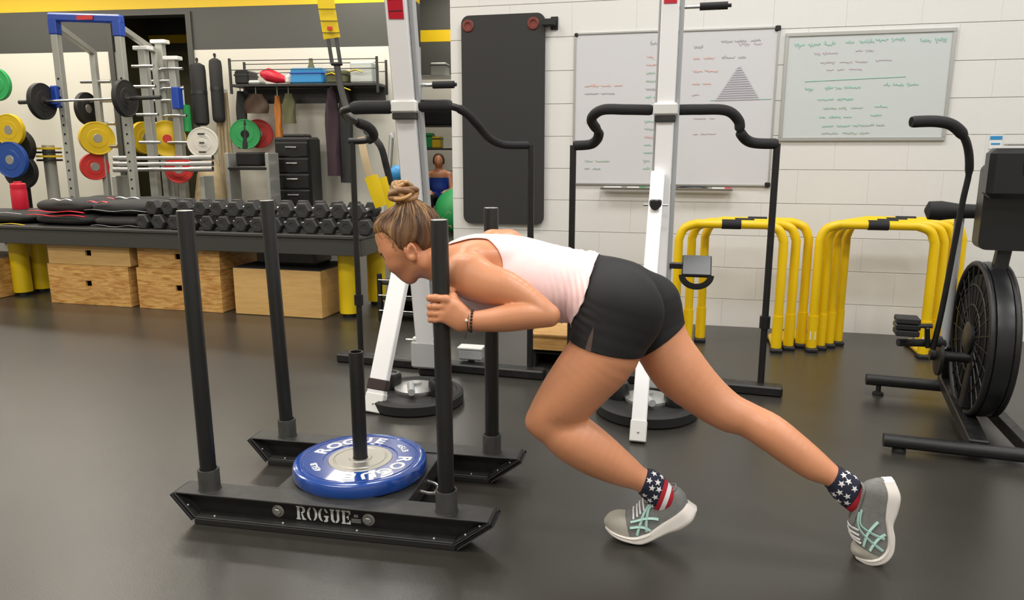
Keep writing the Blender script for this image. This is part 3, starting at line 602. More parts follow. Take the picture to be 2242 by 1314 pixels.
for l_, r in ((-.235, rn), (.235, rf)):
    for s_ in (-1.402, -.598 if l_ < 0 else -.560):
        ss = s_ if l_ < 0 or s_ > -1 else -1.372
        mb = MB(); mb.lathe(S(ss, l_, .104), E3, [(.0375, 0), (.034, .006), (.034, .070), (.0325, .072), (.0275, .072), (.0275, .04)], 24); mb.build('socket', M['steel_grey'], r, 40)
        top = S(-1.406 if (l_ < 0 and ss < -1) else (-.604 if l_ < 0 else (-1.396 if ss < -1 else -.558)), l_, 1.012 if ss < -1 else .998)
        b0 = S(ss, l_, .112); d = nrm(top - b0); L = np.linalg.norm(top - b0)
        mb = MB(); mb.lathe(b0, d, [(.0252, 0), (.0252, L - .004), (.0240, L), (.0195, L), (.0195, L - .03), (0, L - .03)], 28); p_ = mb.build('pole', M['pole'], sled, 40)
        mb = MB(); mb.lathe(b0 + d * (L - .0004), d, [(.0205, 0), (.0240, .0006), (.0232, .0012), (.021, .0012)], 28); mb.build('worn_rim', M['alu'], p_, 40)
mb = MB(); mb.box(S(-.968, 0, .094), (.455, .45, .012), R=np.stack([E1, E2, E3], 1), bev=.002); pf = mb.build('weight_platform', M['steel_grey'], sled, 0)
for s_ in (-1.19, -.747): MB().box(S(s_, 0, .064), (.010, .45, .056), R=np.stack([E1, E2, E3], 1), bev=.002).build('side_plate', M['steel_grey'], pf, 0)
mb = MB(); P = [S(-.744, -.050, .068), S(-.716, -.048, .062), S(-.698, -.036, .058), S(-.698, .016, .058), S(-.716, .028, .062), S(-.744, .030, .068)]
mb.tube(P, .0055, 8); mb.build('tow_hook', M['alu'], pf, 40)
PC = S(-.985, -.008, 0)
mb = MB(); mb.lathe(S(-.974, -.0, .100), E3, [(.0245, 0), (.0245, .424), (.0235, .428), (.0195, .428), (.0195, .415), (0, .415)], 28); mb.build('loading_post', M['pole'], sled, 40)
# bumper plate lying on the platform (around the post)
pz = .1005; cx, cl = -.974, 0.0
plate = thing('bumper_plate', 'blue rubber bumper plate lying flat on the sled platform', 'weight plate', S(cx, cl, pz))
mb = MB(); R_ = .228
mb.lathe(S(cx, cl, pz), E3, [(.100, .004), (R_ - .012, 0), (R_ - .003, .004), (R_, .012), (R_, .038), (R_ - .004, .045), (R_ - .012, .048), (R_ - .030, .048), (R_ - .032, .0455), (R_ - .036, .0455), (R_ - .038, .048), (.128, .048), (.126, .045), (.100, .045)], 72)
mb.f.pop(); mb.f.pop(); b_ = len(mb.v); 
mb.f += [(13 * 72 + (i + 1) % 72, 13 * 72 + i, i, (i + 1) % 72) for i in range(72)]; mb.m = [0] * len(mb.f)
mb.build('plate_body', M['blue_plate'], plate, 30)
mb = MB(); mb.lathe(S(cx, cl, pz), E3, [(.0262, .006), (.110, .006), (.110, .045), (.108, .0475), (.092, .0475), (.090, .0455), (.086, .0455), (.084, .0475), (.040, .0475), (.038, .050), (.0262, .050)], 56)
mb.f.pop(); mb.f.pop(); mb.f += [(10 * 56 + (i + 1) % 56, 10 * 56 + i, i, (i + 1) % 56) for i in range(56)]; mb.m = [0] * len(mb.f)
mb.build('hub', M['hub'], plate, 30)
def text_mesh(txt, size, bold=.0, extr=.0006):
    c = bpy.data.curves.new('t', 'FONT'); c.body = txt; c.size = size; c.offset = bold; c.extrude = extr; c.align_x = 'CENTER'; c.resolution_u = 3
    o = bpy.data.objects.new('t', c); COL.objects.link(o); dg = bpy.context.evaluated_depsgraph_get(); me = bpy.data.meshes.new_from_object(o.evaluated_get(dg))
    vs = [tuple(v_.co) for v_ in me.vertices]; fs = [tuple(p.vertices) for p in me.polygons]
    bpy.data.objects.remove(o); bpy.data.curves.remove(c); bpy.data.meshes.remove(me); return vs, fs
def ring_text(mb, txt, r, a_mid, size, step, z):          # letters stand on the ring, tops outward, reading clockwise
    for i, ch in enumerate(txt):
        a = math.radians(a_mid - (i - (len(txt) - 1) / 2) * step); vs, fs = text_mesh(ch, size, size * .028)
        rad = E1 * math.cos(a) + E2 * math.sin(a); tan = E1 * math.sin(a) - E2 * math.cos(a)
        mb.add([S(cx, cl, z) + rad * (r + y_) + tan * x_ * 1.15 + E3 * z_ for x_, y_, z_ in vs], fs)
for a_ in (127, -37): mb = MB(); ring_text(mb, 'ROGUE', .133, a_, .064, 21.5, pz + .0484); mb.build('lettering', M['print_white'], plate, 0)
for a_ in (222, 42): mb = MB(); ring_text(mb, '45LB', .148, a_, .030, 6.5, pz + .0484); mb.build('weight_print', M['print_white'], plate, 0)
# ================================================================== PERSON
# Body grown as ONE implicit surface (tapered elliptic limbs blended together), clothing cut from that surface and lifted off it
class Field:
    H = 0.0042
    def __init__(s, lo, hi, h=None):
        s.h = h or Field.H; s.lo = np.asarray(lo, float)
        s.n = tuple(int(math.ceil((hi[i] - lo[i]) / s.h)) + 1 for i in range(3))
        s.f = np.full(s.n, 1.0, np.float32)
    def like(s):
        g = object.__new__(Field); g.h = s.h; g.lo = s.lo; g.n = s.n; g.f = np.full(s.n, 1.0, np.float32); return g
    def sub(s, c0, c1, m):
        a = [max(int((min(c0[i], c1[i]) - m - s.lo[i]) / s.h), 0) for i in range(3)]
        b = [min(int((max(c0[i], c1[i]) + m - s.lo[i]) / s.h) + 2, s.n[i]) for i in range(3)]
        sl = tuple(slice(a[i], max(b[i], a[i])) for i in range(3))
        ax = [(s.lo[i] + s.h * np.arange(a[i], max(b[i], a[i]))).astype(np.float32) for i in range(3)]
        X = ax[0][:, None, None]; Y = ax[1][None, :, None]; Z = ax[2][None, None, :]
        return sl, X, Y, Z
    def put(s, sl, d, k, op='u'):
        a = s.f[sl]
        if op == 'u':
            hh = np.maximum(k - np.abs(a - d), 0) / k; s.f[sl] = np.minimum(a, d) - hh * hh * k * 0.25
        else:                                             # carve
            d = -d; hh = np.maximum(k - np.abs(a - d), 0) / k; s.f[sl] = np.maximum(a, d) + hh * hh * k * 0.25
    def seg(s, A, B, ta, tb, wa, wb, k=0.01, lat=None, op='u'):
        A = np.asarray(A, float); B = np.asarray(B, float); a = B - A; L = np.linalg.norm(a)
        lat = E2 if lat is None else np.asarray(lat, float)
        if L < 1e-6: a = E1.copy(); L = 1e-6
        else: a = a / L
        wv = lat - a * lat.dot(a); wv = nrm(wv); nv = np.cross(a, wv)
        mx = max(ta, tb, wa, wb)
        sl, X, Y, Z = s.sub(A, B, mx + k + 0.012)
        x = X - A[0]; y = Y - A[1]; z = Z - A[2]
        pa = x * a[0] + y * a[1] + z * a[2]; pn = x * nv[0] + y * nv[1] + z * nv[2]; pw = x * wv[0] + y * wv[1] + z * wv[2]
        t = np.clip(pa / L, 0, 1); tn = ta + (tb - ta) * t; tw = wa + (wb - wa) * t; ex = pa - t * L; m = np.minimum(tn, tw)
        k0 = np.sqrt((pn / tn) ** 2 + (pw / tw) ** 2 + (ex / m) ** 2); k1 = np.sqrt((pn / tn ** 2) ** 2 + (pw / tw ** 2) ** 2 + (ex / m ** 2) ** 2) + 1e-6
        s.put(sl, (k0 * (k0 - 1) / k1).astype(np.float32), k, op)
    def ell(s, c, r, axes=None, k=0.01, op='u'):
        c = np.asarray(c, float); R = np.array([E1, E2, E3]) if axes is None else np.asarray(axes)
        sl, X, Y, Z = s.sub(c, c, max(r) + k + 0.012)
        x = X - c[0]; y = Y - c[1]; z = Z - c[2]; k0 = 0; k1 = 0
        for i in range(3):
            q = x * R[i][0] + y * R[i][1] + z * R[i][2]; k0 = k0 + (q / r[i]) ** 2; k1 = k1 + (q / r[i] ** 2) ** 2
        k0 = np.sqrt(k0); k1 = np.sqrt(k1) + 1e-6
        s.put(sl, (k0 * (k0 - 1) / k1).astype(np.float32), k, op)
    def chain(s, st, k=0.012, lat=None, sub=4):
        pts = smooth_path([np.concatenate([p[0], [p[1], p[2]]]) for p in st], sub); g = s.like()
        for p, q in zip(pts[:-1], pts[1:]): g.seg(p[:3], q[:3], p[3], q[3], p[4], q[4], .002, lat)
        s.merge(g, k)
    def merge(s, g, k):
        hh = np.maximum(k - np.abs(s.f - g.f), 0) / k; s.f = np.minimum(s.f, g.f) - hh * hh * k * 0.25
    def sample(s, P):
        q = (np.asarray(P) - s.lo) / s.h; i = np.clip(q.astype(int), 0, np.array(s.n) - 2); t = q - i
        out = 0
        for a in (0, 1):
            for b in (0, 1):
                for c in (0, 1):
                    wt = (t[:, 0] if a else 1 - t[:, 0]) * (t[:, 1] if b else 1 - t[:, 1]) * (t[:, 2] if c else 1 - t[:, 2])
                    out = out + wt * s.f[i[:, 0] + a, i[:, 1] + b, i[:, 2] + c]
        return out
    def nets(s):
        f = s.f; ins = f < 0; nx, ny, nz = s.n
        cnt = np.zeros((nx - 1, ny - 1, nz - 1), np.int8); cor = []
        for a in (0, 1):
            for b in (0, 1):
                for c in (0, 1):
                    sl = (slice(a, nx - 1 + a), slice(b, ny - 1 + b), slice(c, nz - 1 + c)); cnt += ins[sl]; cor.append((a, b, c))
        act = (cnt > 0) & (cnt < 8); ijk = np.argwhere(act); n = len(ijk)
        idx = np.full(act.shape, -1, np.int32); idx[act] = np.arange(n)
        val = {c: f[ijk[:, 0] + c[0], ijk[:, 1] + c[1], ijk[:, 2] + c[2]] for c in cor}
        acc = np.zeros((n, 3)); num = np.zeros(n)
        for c in cor:
            for ax in range(3):
                if c[ax]: continue
                d = list(c); d[ax] = 1; va = val[c]; vb = val[tuple(d)]; msk = (va < 0) != (vb < 0)
                t = np.where(msk, va / np.where(msk, va - vb, 1), 0)
                p = np.tile(np.array(c, float), (n, 1)); p[:, ax] = t
                acc[msk] += p[msk]; num[msk] += 1
        vt = s.lo + s.h * (ijk + acc / num[:, None]); quads = []
        for ax in range(3):
            sa = [slice(1, d - 1) for d in s.n]; sb = list(sa); sa[ax] = slice(0, s.n[ax] - 1); sb[ax] = slice(1, s.n[ax])
            A = ins[tuple(sa)]; B = ins[tuple(sb)]
            e = np.argwhere(A != B); fl = A[A != B]; off = np.array([1, 1, 1]); off[ax] = 0; e = e + off
            o1, o2 = [(1, 2), (2, 0), (0, 1)][ax]
            def cell(d1, d2):
                q = e.copy(); q[:, o1] += d1; q[:, o2] += d2; return idx[q[:, 0], q[:, 1], q[:, 2]]
            q = np.stack([cell(-1, -1), cell(0, -1), cell(0, 0), cell(-1, 0)], 1); q[~fl] = q[~fl][:, ::-1]; quads.append(q)
        return vt, np.concatenate(quads)
def relax(v, q, it=2, lam=0.5):
    e = np.concatenate([q[:, [0, 1]], q[:, [1, 2]], q[:, [2, 3]], q[:, [3, 0]]])
    for i in range(it):
        for l in (lam, -lam * 1.03):
            acc = np.zeros_like(v); n = np.zeros(len(v))
            np.add.at(acc, e[:, 0], v[e[:, 1]]); np.add.at(n, e[:, 0], 1); np.add.at(acc, e[:, 1], v[e[:, 0]]); np.add.at(n, e[:, 1], 1)
            v = v + l * (acc / np.maximum(n, 1)[:, None] - v)
    return v
def vnormals(v, t):
    fn = np.cross(v[t[:, 1]] - v[t[:, 0]], v[t[:, 2]] - v[t[:, 0]]); n = np.zeros_like(v)
    for i in range(3): np.add.at(n, t[:, i], fn)
    return n / (np.linalg.norm(n, axis=1)[:, None] + 1e-12)
def tris(q): return np.concatenate([q[:, [0, 1, 2]], q[:, [0, 2, 3]]])
def clip_mesh(v, t, g):                                   # keep g < 0, new vertices on the g = 0 line
    c = (g[t] < 0).sum(1); keep = t[c == 3]; new = []; key = {}; extra = []
    def cut(a, b):
        k = (a, b) if a < b else (b, a)
        if k not in key:
            u = g[k[0]] / (g[k[0]] - g[k[1]]); key[k] = len(v) + len(extra); extra.append(v[k[0]] + u * (v[k[1]] - v[k[0]]))
        return key[k]
    for tr in t[(c == 1) | (c == 2)]:
        s_ = [int(i) for i in tr]; i_ = [g[i] < 0 for i in s_]
        if sum(i_) == 1:
            k = i_.index(True); a, b, d = s_[k], s_[(k + 1) % 3], s_[(k + 2) % 3]; new.append((a, cut(a, b), cut(a, d)))
        else:
            k = i_.index(False); a, b, d = s_[k], s_[(k + 1) % 3], s_[(k + 2) % 3]; p, r = cut(a, b), cut(a, d); new += [(p, b, d), (p, d, r)]
    V2 = np.concatenate([v, np.array(extra).reshape(-1, 3)]); T2 = np.concatenate([keep, np.array(new, int).reshape(-1, 3)])
    u, inv = np.unique(T2, return_inverse=True); return V2[u], inv.reshape(-1, 3)
def np_mesh(name, v, faces, material, parent=None, solid=0.0):
    if solid:                                             # weld slivers left by the cut
        bm = bmesh.new(); vs = [bm.verts.new(p) for p in v]
        for f in faces:
            if len(set(f)) == 3:
                try: bm.faces.new([vs[i] for i in f])
                except ValueError: pass
        bmesh.ops.remove_doubles(bm, verts=bm.verts, dist=.0013); bmesh.ops.dissolve_degenerate(bm, edges=bm.edges, dist=.0004); bmesh.ops.triangulate(bm, faces=bm.faces)
        bm.verts.index_update(); v = np.array([p.co[:] for p in bm.verts]); faces = np.array([[q.index for q in f.verts] for f in bm.faces]); bm.free()
    if parent is not None: v = v - np.array(parent.location)
    me = bpy.data.meshes.new(name); nv, nf, k = len(v), len(faces), faces.shape[1]
    me.vertices.add(nv); me.vertices.foreach_set('co', np.ascontiguousarray(v, dtype=np.float32).ravel())
    me.loops.add(nf * k); me.loops.foreach_set('vertex_index', np.ascontiguousarray(faces, dtype=np.int32).ravel())
    me.polygons.add(nf); me.polygons.foreach_set('loop_start', np.arange(0, nf * k, k, dtype=np.int32))
    me.update(calc_edges=True); me.validate()
    me.polygons.foreach_set('use_smooth', np.ones(len(me.polygons), bool))
    me.materials.append(material)
    o = link_mesh(name, me, None, parent)
    if solid:
        m = o.modifiers.new('thickness', 'SOLIDIFY'); m.thickness = solid; m.offset = -1
    return o
def ST(p, q, l, wr=1.0, w=None, l2=None):                 # a limb station: centre, half thickness, half width
    a = U(*p, l); b = U(*q, l if l2 is None else l2); t = np.linalg.norm(a - b) / 2
    return ((a + b) / 2, t, (t * wr if w is None else w))

# --- groups of the body field
cor = np.array([S(s_, l_, z_) for s_ in (-0.86, 0.76) for l_ in (-0.34, 0.34) for z_ in (-0.02, 1.10)])
FB = Field(cor.min(0), cor.max(0))
torso = FB
torso.chain([ST((1318, 563), (1296, 716), -.02, w=.146), ST((1262, 553), (1258, 700), -.015, w=.128), ST((1195, 538), (1190, 702), -.01, w=.134),
             ST((1130, 521), (1110, 703), -.005, w=.146), ST((1065, 520), (1040, 688), 0, w=.140), ST((1032, 531), (1014, 642), 0, w=.100)], k=.03)
torso.ell(U(1366, 646, -.01), (.100, .128, .100), k=.04)                                                   # sacrum and hips
# shoulder girdle and blades
torso.seg(S(*(toS(U(1030, 572, -.10)))), U(1052, 562, .10), .050, .050, .05, .05, k=.04)
torso.ell(U(1072, 556, -.078), (.075, .055, .036), k=.03); torso.ell(U(1078, 545, .085), (.075, .05, .036), k=.03)
for l_ in (-.055, .055): torso.ell(U(1085, 668, l_), (.07, .05, .035), k=.04)          # chest
neck = torso.like()
neck.chain([ST((1016, 536), (998, 640), 0, w=.078), ST((985, 549), (966, 624), 0, w=.058), ST((952, 538), (938, 610), 0, w=.055), ST((925, 520), (908, 596), 0, w=.055)], k=.02)
for l_ in (-1, 1): neck.seg(U(960, 560, .04 * l_), U(1022, 572, .13 * l_), .028, .036, .028, .036, k=.035)
torso.merge(neck, .03)
# --- head
head = torso.like()
hu = nrm(U(852, 450, 0) - U(900, 560, 0)); hf = nrm(U(845, 560, 0) - U(915, 512, 0)); hu = nrm(hu - hf * hu.dot(hf)); hl = np.cross(hu, hf)
if hl.dot(E2) > 0: hl = -hl                                # hl points to the camera side
HA = (hf, hl, hu)
def HP(px, py, lat): return U(px, py, -lat)
head.ell(U(893, 520, 0), (.093, .073, .083), HA, k=.02)
head.ell(U(876, 545, 0), (.049, .064, .056), HA, k=.03); head.ell(U(864, 511, 0), (.065, .062, .053), HA, k=.02)
head.seg(U(871, 552, 0), U(890, 590, 0), .040, .034, .056, .042, k=.03, lat=hl)
head.seg(U(884, 578, 0), U(898, 604, 0), .036, .016, .046, .022, k=.03, lat=hl)
for l_ in (-1, 1):
    head.seg(U(921, 576, .052 * l_), U(900, 607, .020 * l_), .022, .015, .016, .014, k=.03)          # jaw line
    head.ell(U(866, 577, .040 * l_), (.024, .018, .026), HA, k=.025)                                   # cheek
    head.seg(U(836, 549, .012 * l_), U(846, 547, .042 * l_), .009, .008, .009, .008, k=.014)           # brow
    head.ell(U(842, 562.5, .033 * l_), (.014, .014, .010), HA, k=.012, op='c')                            # socket
    head.ell(U(848.5, 560.5, .034 * l_), (.0130, .014, .0112), HA, k=.006)                                  # eyeball and lids
head.seg(U(848, 562, 0), U(858, 588, 0), .0080, .0115, .0075, .0105, k=.010)                              # nose
head.ell(U(858.5, 590.5, 0), (.0115, .0105, .0090), HA, k=.006); head.seg(U(860, 600.5, -.010), U(860, 600.5, .010), .0055, .0055, .0055, .0055, k=.010, op='c')
for l_ in (-1, 1): head.ell(U(863, 594, .010 * l_), (.0085, .006, .0065), HA, k=.006)
head.seg(U(876, 600.5, -.013), U(876, 600.5, .013), .0065, .0065, .0065, .0065, k=.008)
head.seg(U(883, 608.5, -.011), U(883, 608.5, .011), .007, .007, .007, .007, k=.008)
head.seg(U(876, 605.5, -.022), U(876, 605.5, .022), .0022, .0022, .0022, .0022, k=.006, op='c')
head.ell(U(898, 609, 0), (.014, .016, .012), HA, k=.014)
for l_ in (-1, 1):                                                                                      # ears
    ec = U(901, 550, .072 * l_); tilt = nrm(hu * 0.93 + hf * -0.35)
    out = hl * (-l_)
    ring = [ec + tilt * (.027 * math.cos(a)) + np.cross(tilt, out) * (.016 * math.sin(a) * (1 if l_ < 0 else -1)) + out * (.010 + .006 * math.cos(a)) for a in np.linspace(0.5, 5.2, 12)]
    for p_, q_ in zip(ring[:-1], ring[1:]): head.seg(p_, q_, .0045, .0045, .0045, .0045, k=.006)
    head.ell(ec + out * .003, (.014, .007, .024), (np.cross(tilt, out), out, tilt), k=.006)
    head.ell(ec + out * .013 - np.cross(tilt, out) * (-.003 if l_ < 0 else .003), (.008, .007, .013), (np.cross(tilt, out), out, tilt), k=.005, op='c')
    head.ell(ec - tilt * .022 + out * .008, (.007, .005, .008), (np.cross(tilt, out), out, tilt), k=.008)
head.seg(U(905, 545, 0), U(938, 566, 0), .050, .048, .052, .050, k=.03)
# --- near (left) arm, far (right) arm
arm = torso.like()
arm.chain([ST((1012, 556), (1003, 645), -.150, .92), ST((1045, 560), (1022, 656), -.172, .80), ST((1085, 581), (1050, 663), -.190, .80), ST((1128, 599), (1093, 666), -.208, .82),
           ST((1172, 632), (1138, 674), -.225, .85), ST((1206, 662), (1172, 697), -.236, .9)], k=.014)
arm.ell(U(1206, 690, -.237), (.026, .026, .026), k=.014)
fore = torso.like()
fore.chain([ST((1212, 668), (1196, 714), -.236, .9), ST((1160, 661), (1158, 720), -.244, .9), ST((1115, 667), (1112, 725.5), -.250, .92), ST((1070, 677), (1070, 726), -.256, .9),
            ST((1030, 682), (1028, 724), -.262, .72), ST((1010, 673), (1006, 725), -.266, .52)], k=.014)
arm.merge(fore, .002)
farm = torso.like()
def mir(px, py, l, ds): p = toS(U(px, py, l)); return S(p[0] + ds, -p[1], p[2])
DS = 0.02
farm.seg(U(1080, 540, .13), U(1112, 540, .165), .058, .056, .055, .052, k=.02); farm.seg(U(1112, 540, .165), mir(1180, 662, -.225, DS + .05), .052, .037, .045, .036, k=.02)
farm.seg(mir(1190, 692, -.235, DS + .04), mir(1115, 695, -.25, DS + .02), .034, .036, .034, .034, k=.014); farm.seg(mir(1115, 695, -.25, DS + .02), mir(1022, 702, -.262, DS), .036, .022, .034, .018, k=.014)
# --- hands: palm block, four fingers round the pole, thumb
def finger(fd, pts, rs, k=.005):
    for p_, q_, a_, b_ in zip(pts[:-1], pts[1:], rs[:-1], rs[1:]): fd.seg(p_, q_, a_, b_, a_, b_, k)
def build_hand(fd, T):
    # T maps (px, py, l) to a point
    for (y0, y1) in ((661, 690), (676, 696), (690, 702)):
        pass
    fd.chain([(T(1018, 700, -.266), .026, .017), (T(1000, 694, -.270), .033, .017), (T(984, 681, -.272), .035, .014)], k=.012)
    fd.seg(T(1002, 672, -.262), T(976, 655, -.268), .013, .012, .013, .011, k=.014)                     # index metacarpal
    fd.seg(T(1008, 714, -.266), T(972, 697, -.268), .013, .010, .012, .009, k=.014)                     # little metacarpal
    for (my, dy, r, kx, tx) in ((655, -2.5, .0112, 977, 0), (671.5, 0, .0100, 974, 0), (686.5, .5, .0094, 971, 0), (699.5, 1.5, .0080, 968, 1)):
        fd.ell(T(kx, my, -.274), (r * 1.05, r * .8, r * 1.0), k=.008)                                    # knuckle
        pts = [T(kx, my, -.270), T(953 + tx, my + dy, -.267), T(943 + tx, my + dy, -.252), T(941 + tx, my + dy + .5, -.231), T(948 + tx, my + dy + 1, -.206), T(958 + tx, my + dy + 1, -.200)]
        finger(fd, pts, [r, r * .98, r * .95, r * .92, r * .88, r * .8])
    fd.seg(T(1012, 682, -.262), T(996, 664, -.252), .017, .014, .015, .013, k=.014)
    finger(fd, [T(998, 668, -.254), T(992, 650, -.240), T(986, 641, -.216), T(976, 637, -.198)], [.0145, .012, .0105, .009], k=.008)
hand = torso.like(); build_hand(hand, lambda x, y, l: U(x, y, l)); arm.merge(hand, .012)
fh = torso.like(); build_hand(fh, lambda x, y, l: mir(x, y, l, DS)); farm.merge(fh, .012)
# --- pelvis and legs
nleg = torso.like()
nleg.chain([ST((1268, 640), (1440, 700), -.115, .86), ST((1247, 748), (1398, 790), -.135, .92), ST((1212, 803), (1346, 848), -.145, .95), ST((1182, 850), (1300, 893), -.15, .95),
            ST((1160, 893), (1252, 922), -.15, 1.0), ST((1158, 930), (1236, 912), -.15, 1.0)], k=.03)
nleg.ell(U(1367, 689, -.105), (.108, .085, .108), k=.03)                                                  # buttock
nleg.ell(U(1176, 924, -.152), (.034, .034, .034), k=.02)                                                  # kneecap
nleg.chain([ST((1176, 950), (1250, 912), -.15, .98), ST((1205, 978), (1302, 938), -.147, .98), ST((1260, 1011), (1352, 976), -.142, .95), ST((1330, 1046), (1392, 1008), -.135, .93),
            ST((1383, 1067), (1416, 1030), -.128, .95), ST((1398, 1074), (1452, 1050), -.122, .8), ST((1424, 1106), (1474, 1074), -.118, .72)], k=.02)
nleg.seg(U(1462, 1098, -.112), U(1375, 1145, -.107), .020, .016, .024, .030, k=.015)
fleg = torso.like()
fleg.chain([ST((1470, 625), (1352, 720), .055, .88), ST((1496, 713), (1398, 785), .045, .95), ST((1541, 782), (1434, 840), .035, .95), ST((1586, 838), (1500, 891), .025, .95),
            ST((1626, 874), (1556, 926), .015, 1.0), ST((1665, 894), (1608, 944), .005, 1.0), ST((1714, 918), (1656, 974), -.012, 1.0), ST((1763, 957), (1706, 1009), -.03, .97),
            ST((1805, 994), (1757, 1042), -.045, .95), ST((1836, 1024), (1808, 1062), -.058, .98), ST((1878, 1052), (1826, 1087), -.068, .8), ST((1893, 1092), (1856, 1114), -.075, .75)], k=.02)
fleg.ell(U(1412, 672, .055), (.098, .085, .100), k=.03)
fleg.seg(U(1890, 1098, -.080), U(1902, 1185, -.086), .020, .018, .024, .030, k=.015)
body = torso
tors0 = torso.f.copy()
legs = nleg.like(); legs.f = nleg.f.copy(); legs.merge(fleg, .010)
body.merge(legs, .035); body.merge(head, .02); body.merge(arm, .012); body.merge(farm, .014)
bv, bq = body.nets(); bv = relax(bv, bq, 2)
bt = tris(bq); bn = vnormals(bv, bt)
def skin_mat():
    m = mat('warm_skin', (210, 144, 106), 0.38, noise=0.05, nscale=9, bump=0.06, bscale=120, sss=0.12, spec=0.5); return m
M['skin'] = skin_mat(); M['lip'] = mat('lip_skin', (186, 96, 84), 0.4)
person = thing('person', 'woman in pink tank top and black shorts pushing the black sled', 'person', tuple(U(1370, 900, -.04) * V(1, 1, 0)))
np_mesh('body', bv, bq, M['skin'], person)
for g_ in (nleg, fleg, arm, farm, head): pass

# --- labels of surface points
def lab(g): return g.sample(bv)
dN, dF, dA, dFA, dH = lab(nleg), lab(fleg), lab(arm), lab(farm), lab(head)
tf = torso.like(); tf.f = tors0; dT = lab(tf)
bs = np.stack([bv @ E1, bv @ E2 - LC, bv[:, 2]], 1)
def line_side(p, q, l):                                   # signed distance in the (s, z) picture plane, positive to the left of p->q
    a = toS(U(*p, l)); b = toS(U(*q, l)); d = nrm(V(b[0] - a[0], b[2] - a[2])); return (bs[:, 0] - a[0]) * -d[1] + (bs[:, 2] - a[2]) * d[0]
def sm_max(*a):
    r = a[0]
    for b in a[1:]: r = np.maximum(r, b)
    return r
# tank top: from the waist hem forward to neckline and arm holes
hem = line_side((1303, 552), (1272, 700), -.02)           # + on the right side?
if hem[np.argmin(np.linalg.norm(bv - U(1200, 540, 0), axis=1))] > 0: hem = -hem
hem = hem - .012 + .10 * np.maximum(np.abs(bs[:, 2] - toS(U(1285, 630, 0))[2]) - .03, 0) * 0
neckl = line_side((990, 532), (1014, 648), 0)
if neckl[np.argmin(np.linalg.norm(bv - U(1200, 540, 0), axis=1))] > 0: neckl = -neckl
ec = toS(U(1030, 602, -.12)); ex = toS(U(1105, 602, -.12))[0] - ec[0]; ez = toS(U(1030, 521, -.06))[2] - ec[2]
hole = (1 - ((np.abs((bs[:, 0] - ec[0]) / ex)) ** 2.6 + (np.abs((bs[:, 2] - ec[2]) / ez)) ** 2.6) ** (1 / 2.6)) * .08
hole[bs[:, 0] < ec[0]] = (1 - np.abs((bs[:, 2] - ec[2]) / ez))[bs[:, 0] < ec[0]] * .08
lowz = np.clip((ec[2] + .01 - bs[:, 2]) / .05, 0, 1); strap = np.abs(bs[:, 1]) - (.050 + .085 * lowz)
hh_ = np.maximum(.035 - np.abs(hole - strap), 0) / .035; hole = np.minimum(hole, strap) - hh_ * hh_ * .035 * .25
armd = np.maximum(-(dA - .004), -(dFA - .004)); legd = hem
g_top = sm_max(hem, neckl, hole, np.maximum((dT - .02), -1), -(np.minimum(dA, dFA) - .006), -(dH - .01))
tv, tt = clip_mesh(bv, bt, g_top)
def lift(v, t, d, wr=None):
    n = vnormals(v, t); v2 = v + n * d
    if wr is not None: v2 = v2 + n * wr(v2)[:, None]
    return v2
def wr_top(v):
    s_ = v @ E1; z_ = v[:, 2]; l_ = v @ E2 - LC
    s0 = toS(U(1200, 600, 0))[0]; s1 = toS(U(1290, 600, 0))[0]
    u = np.clip((s_ - s0) / (s1 - s0), 0, 1); z0 = toS(U(1230, 590, 0))[2]; low = np.clip((z0 + .04 - z_) / .12, 0, 1)
    r = .0026 * np.sin(s_ * 330 + z_ * 60 + 2 * np.sin(z_ * 30)) * u * (0.35 + .65 * low) + .0018 * np.sin(s_ * 170 - z_ * 40 + l_ * 30) * u
    return r + .004 * u ** 6
def tank_mat():
    m = mat('pale_pink_jersey', (244, 212, 212), 0.75, bump=0.12, bscale=260, noise=0.03, nscale=30); return m
M['tank'] = tank_mat(); M['shorts'] = mat('black_stretch_jersey', (20, 19, 21), 0.75, bump=0.04, bscale=500)
tv = lift(tv, tt, .0065, wr_top); np_mesh('tank_top', tv, tt, M['tank'], person, .003)
# rolled hem bunched on the waistband
def hem_loop(fr, thick, name, material, push=.008):
    pass
# shorts
wst = -(line_side((1300, 552), (1262, 700), -.02))
if wst[np.argmin(np.linalg.norm(bv - U(1360, 690, -.1), axis=1))] > 0: wst = -wst
wst = wst - .022
nh = line_side((1240, 738), (1398, 776), -.135); 
if nh[np.argmin(np.linalg.norm(bv - U(1360, 690, -.1), axis=1))] > 0: nh = -nh
fhm = line_side((1498, 706), (1398, 778), .045)
if fhm[np.argmin(np.linalg.norm(bv - U(1412, 672, .06), axis=1))] > 0: fhm = -fhm
isn = dN < dF
hemv = np.where(isn, nh, fhm)
crest = np.minimum(dN, dF)
g_sh = sm_max(wst, hemv, -(np.minimum(dA, dFA) - .006))
sv, stt = clip_mesh(bv, bt, g_sh)
def wr_sh(v):
    s_ = v @ E1; z_ = v[:, 2]; c = U(1290, 690, -.15); d = np.linalg.norm(v - c, axis=1); u = np.exp(-(d / .05) ** 2)
    return .0022 * np.sin((s_ - c[0]) * 90 + (z_ * 240)) * u
sv = lift(sv, stt, .0038, wr_sh); np_mesh('shorts', sv, stt, M['shorts'], person, .0025)
def conv(v, poly, l):                                     # > 0 outside the convex outline drawn in the picture plane
    s2 = np.stack([v @ E1, v[:, 2]], 1); P = [toS(U(*p, l))[[0, 2]] for p in poly]; c = sum(P) / len(P); r = np.full(len(v), -9.0)
    for a, b in zip(P, P[1:] + P[:1]):
        n = V(-(b - a)[1], (b - a)[0]); n = n / np.linalg.norm(n); n = n if (c - a) @ n < 0 else -n; r = np.maximum(r, (s2 - a) @ n)
    return r
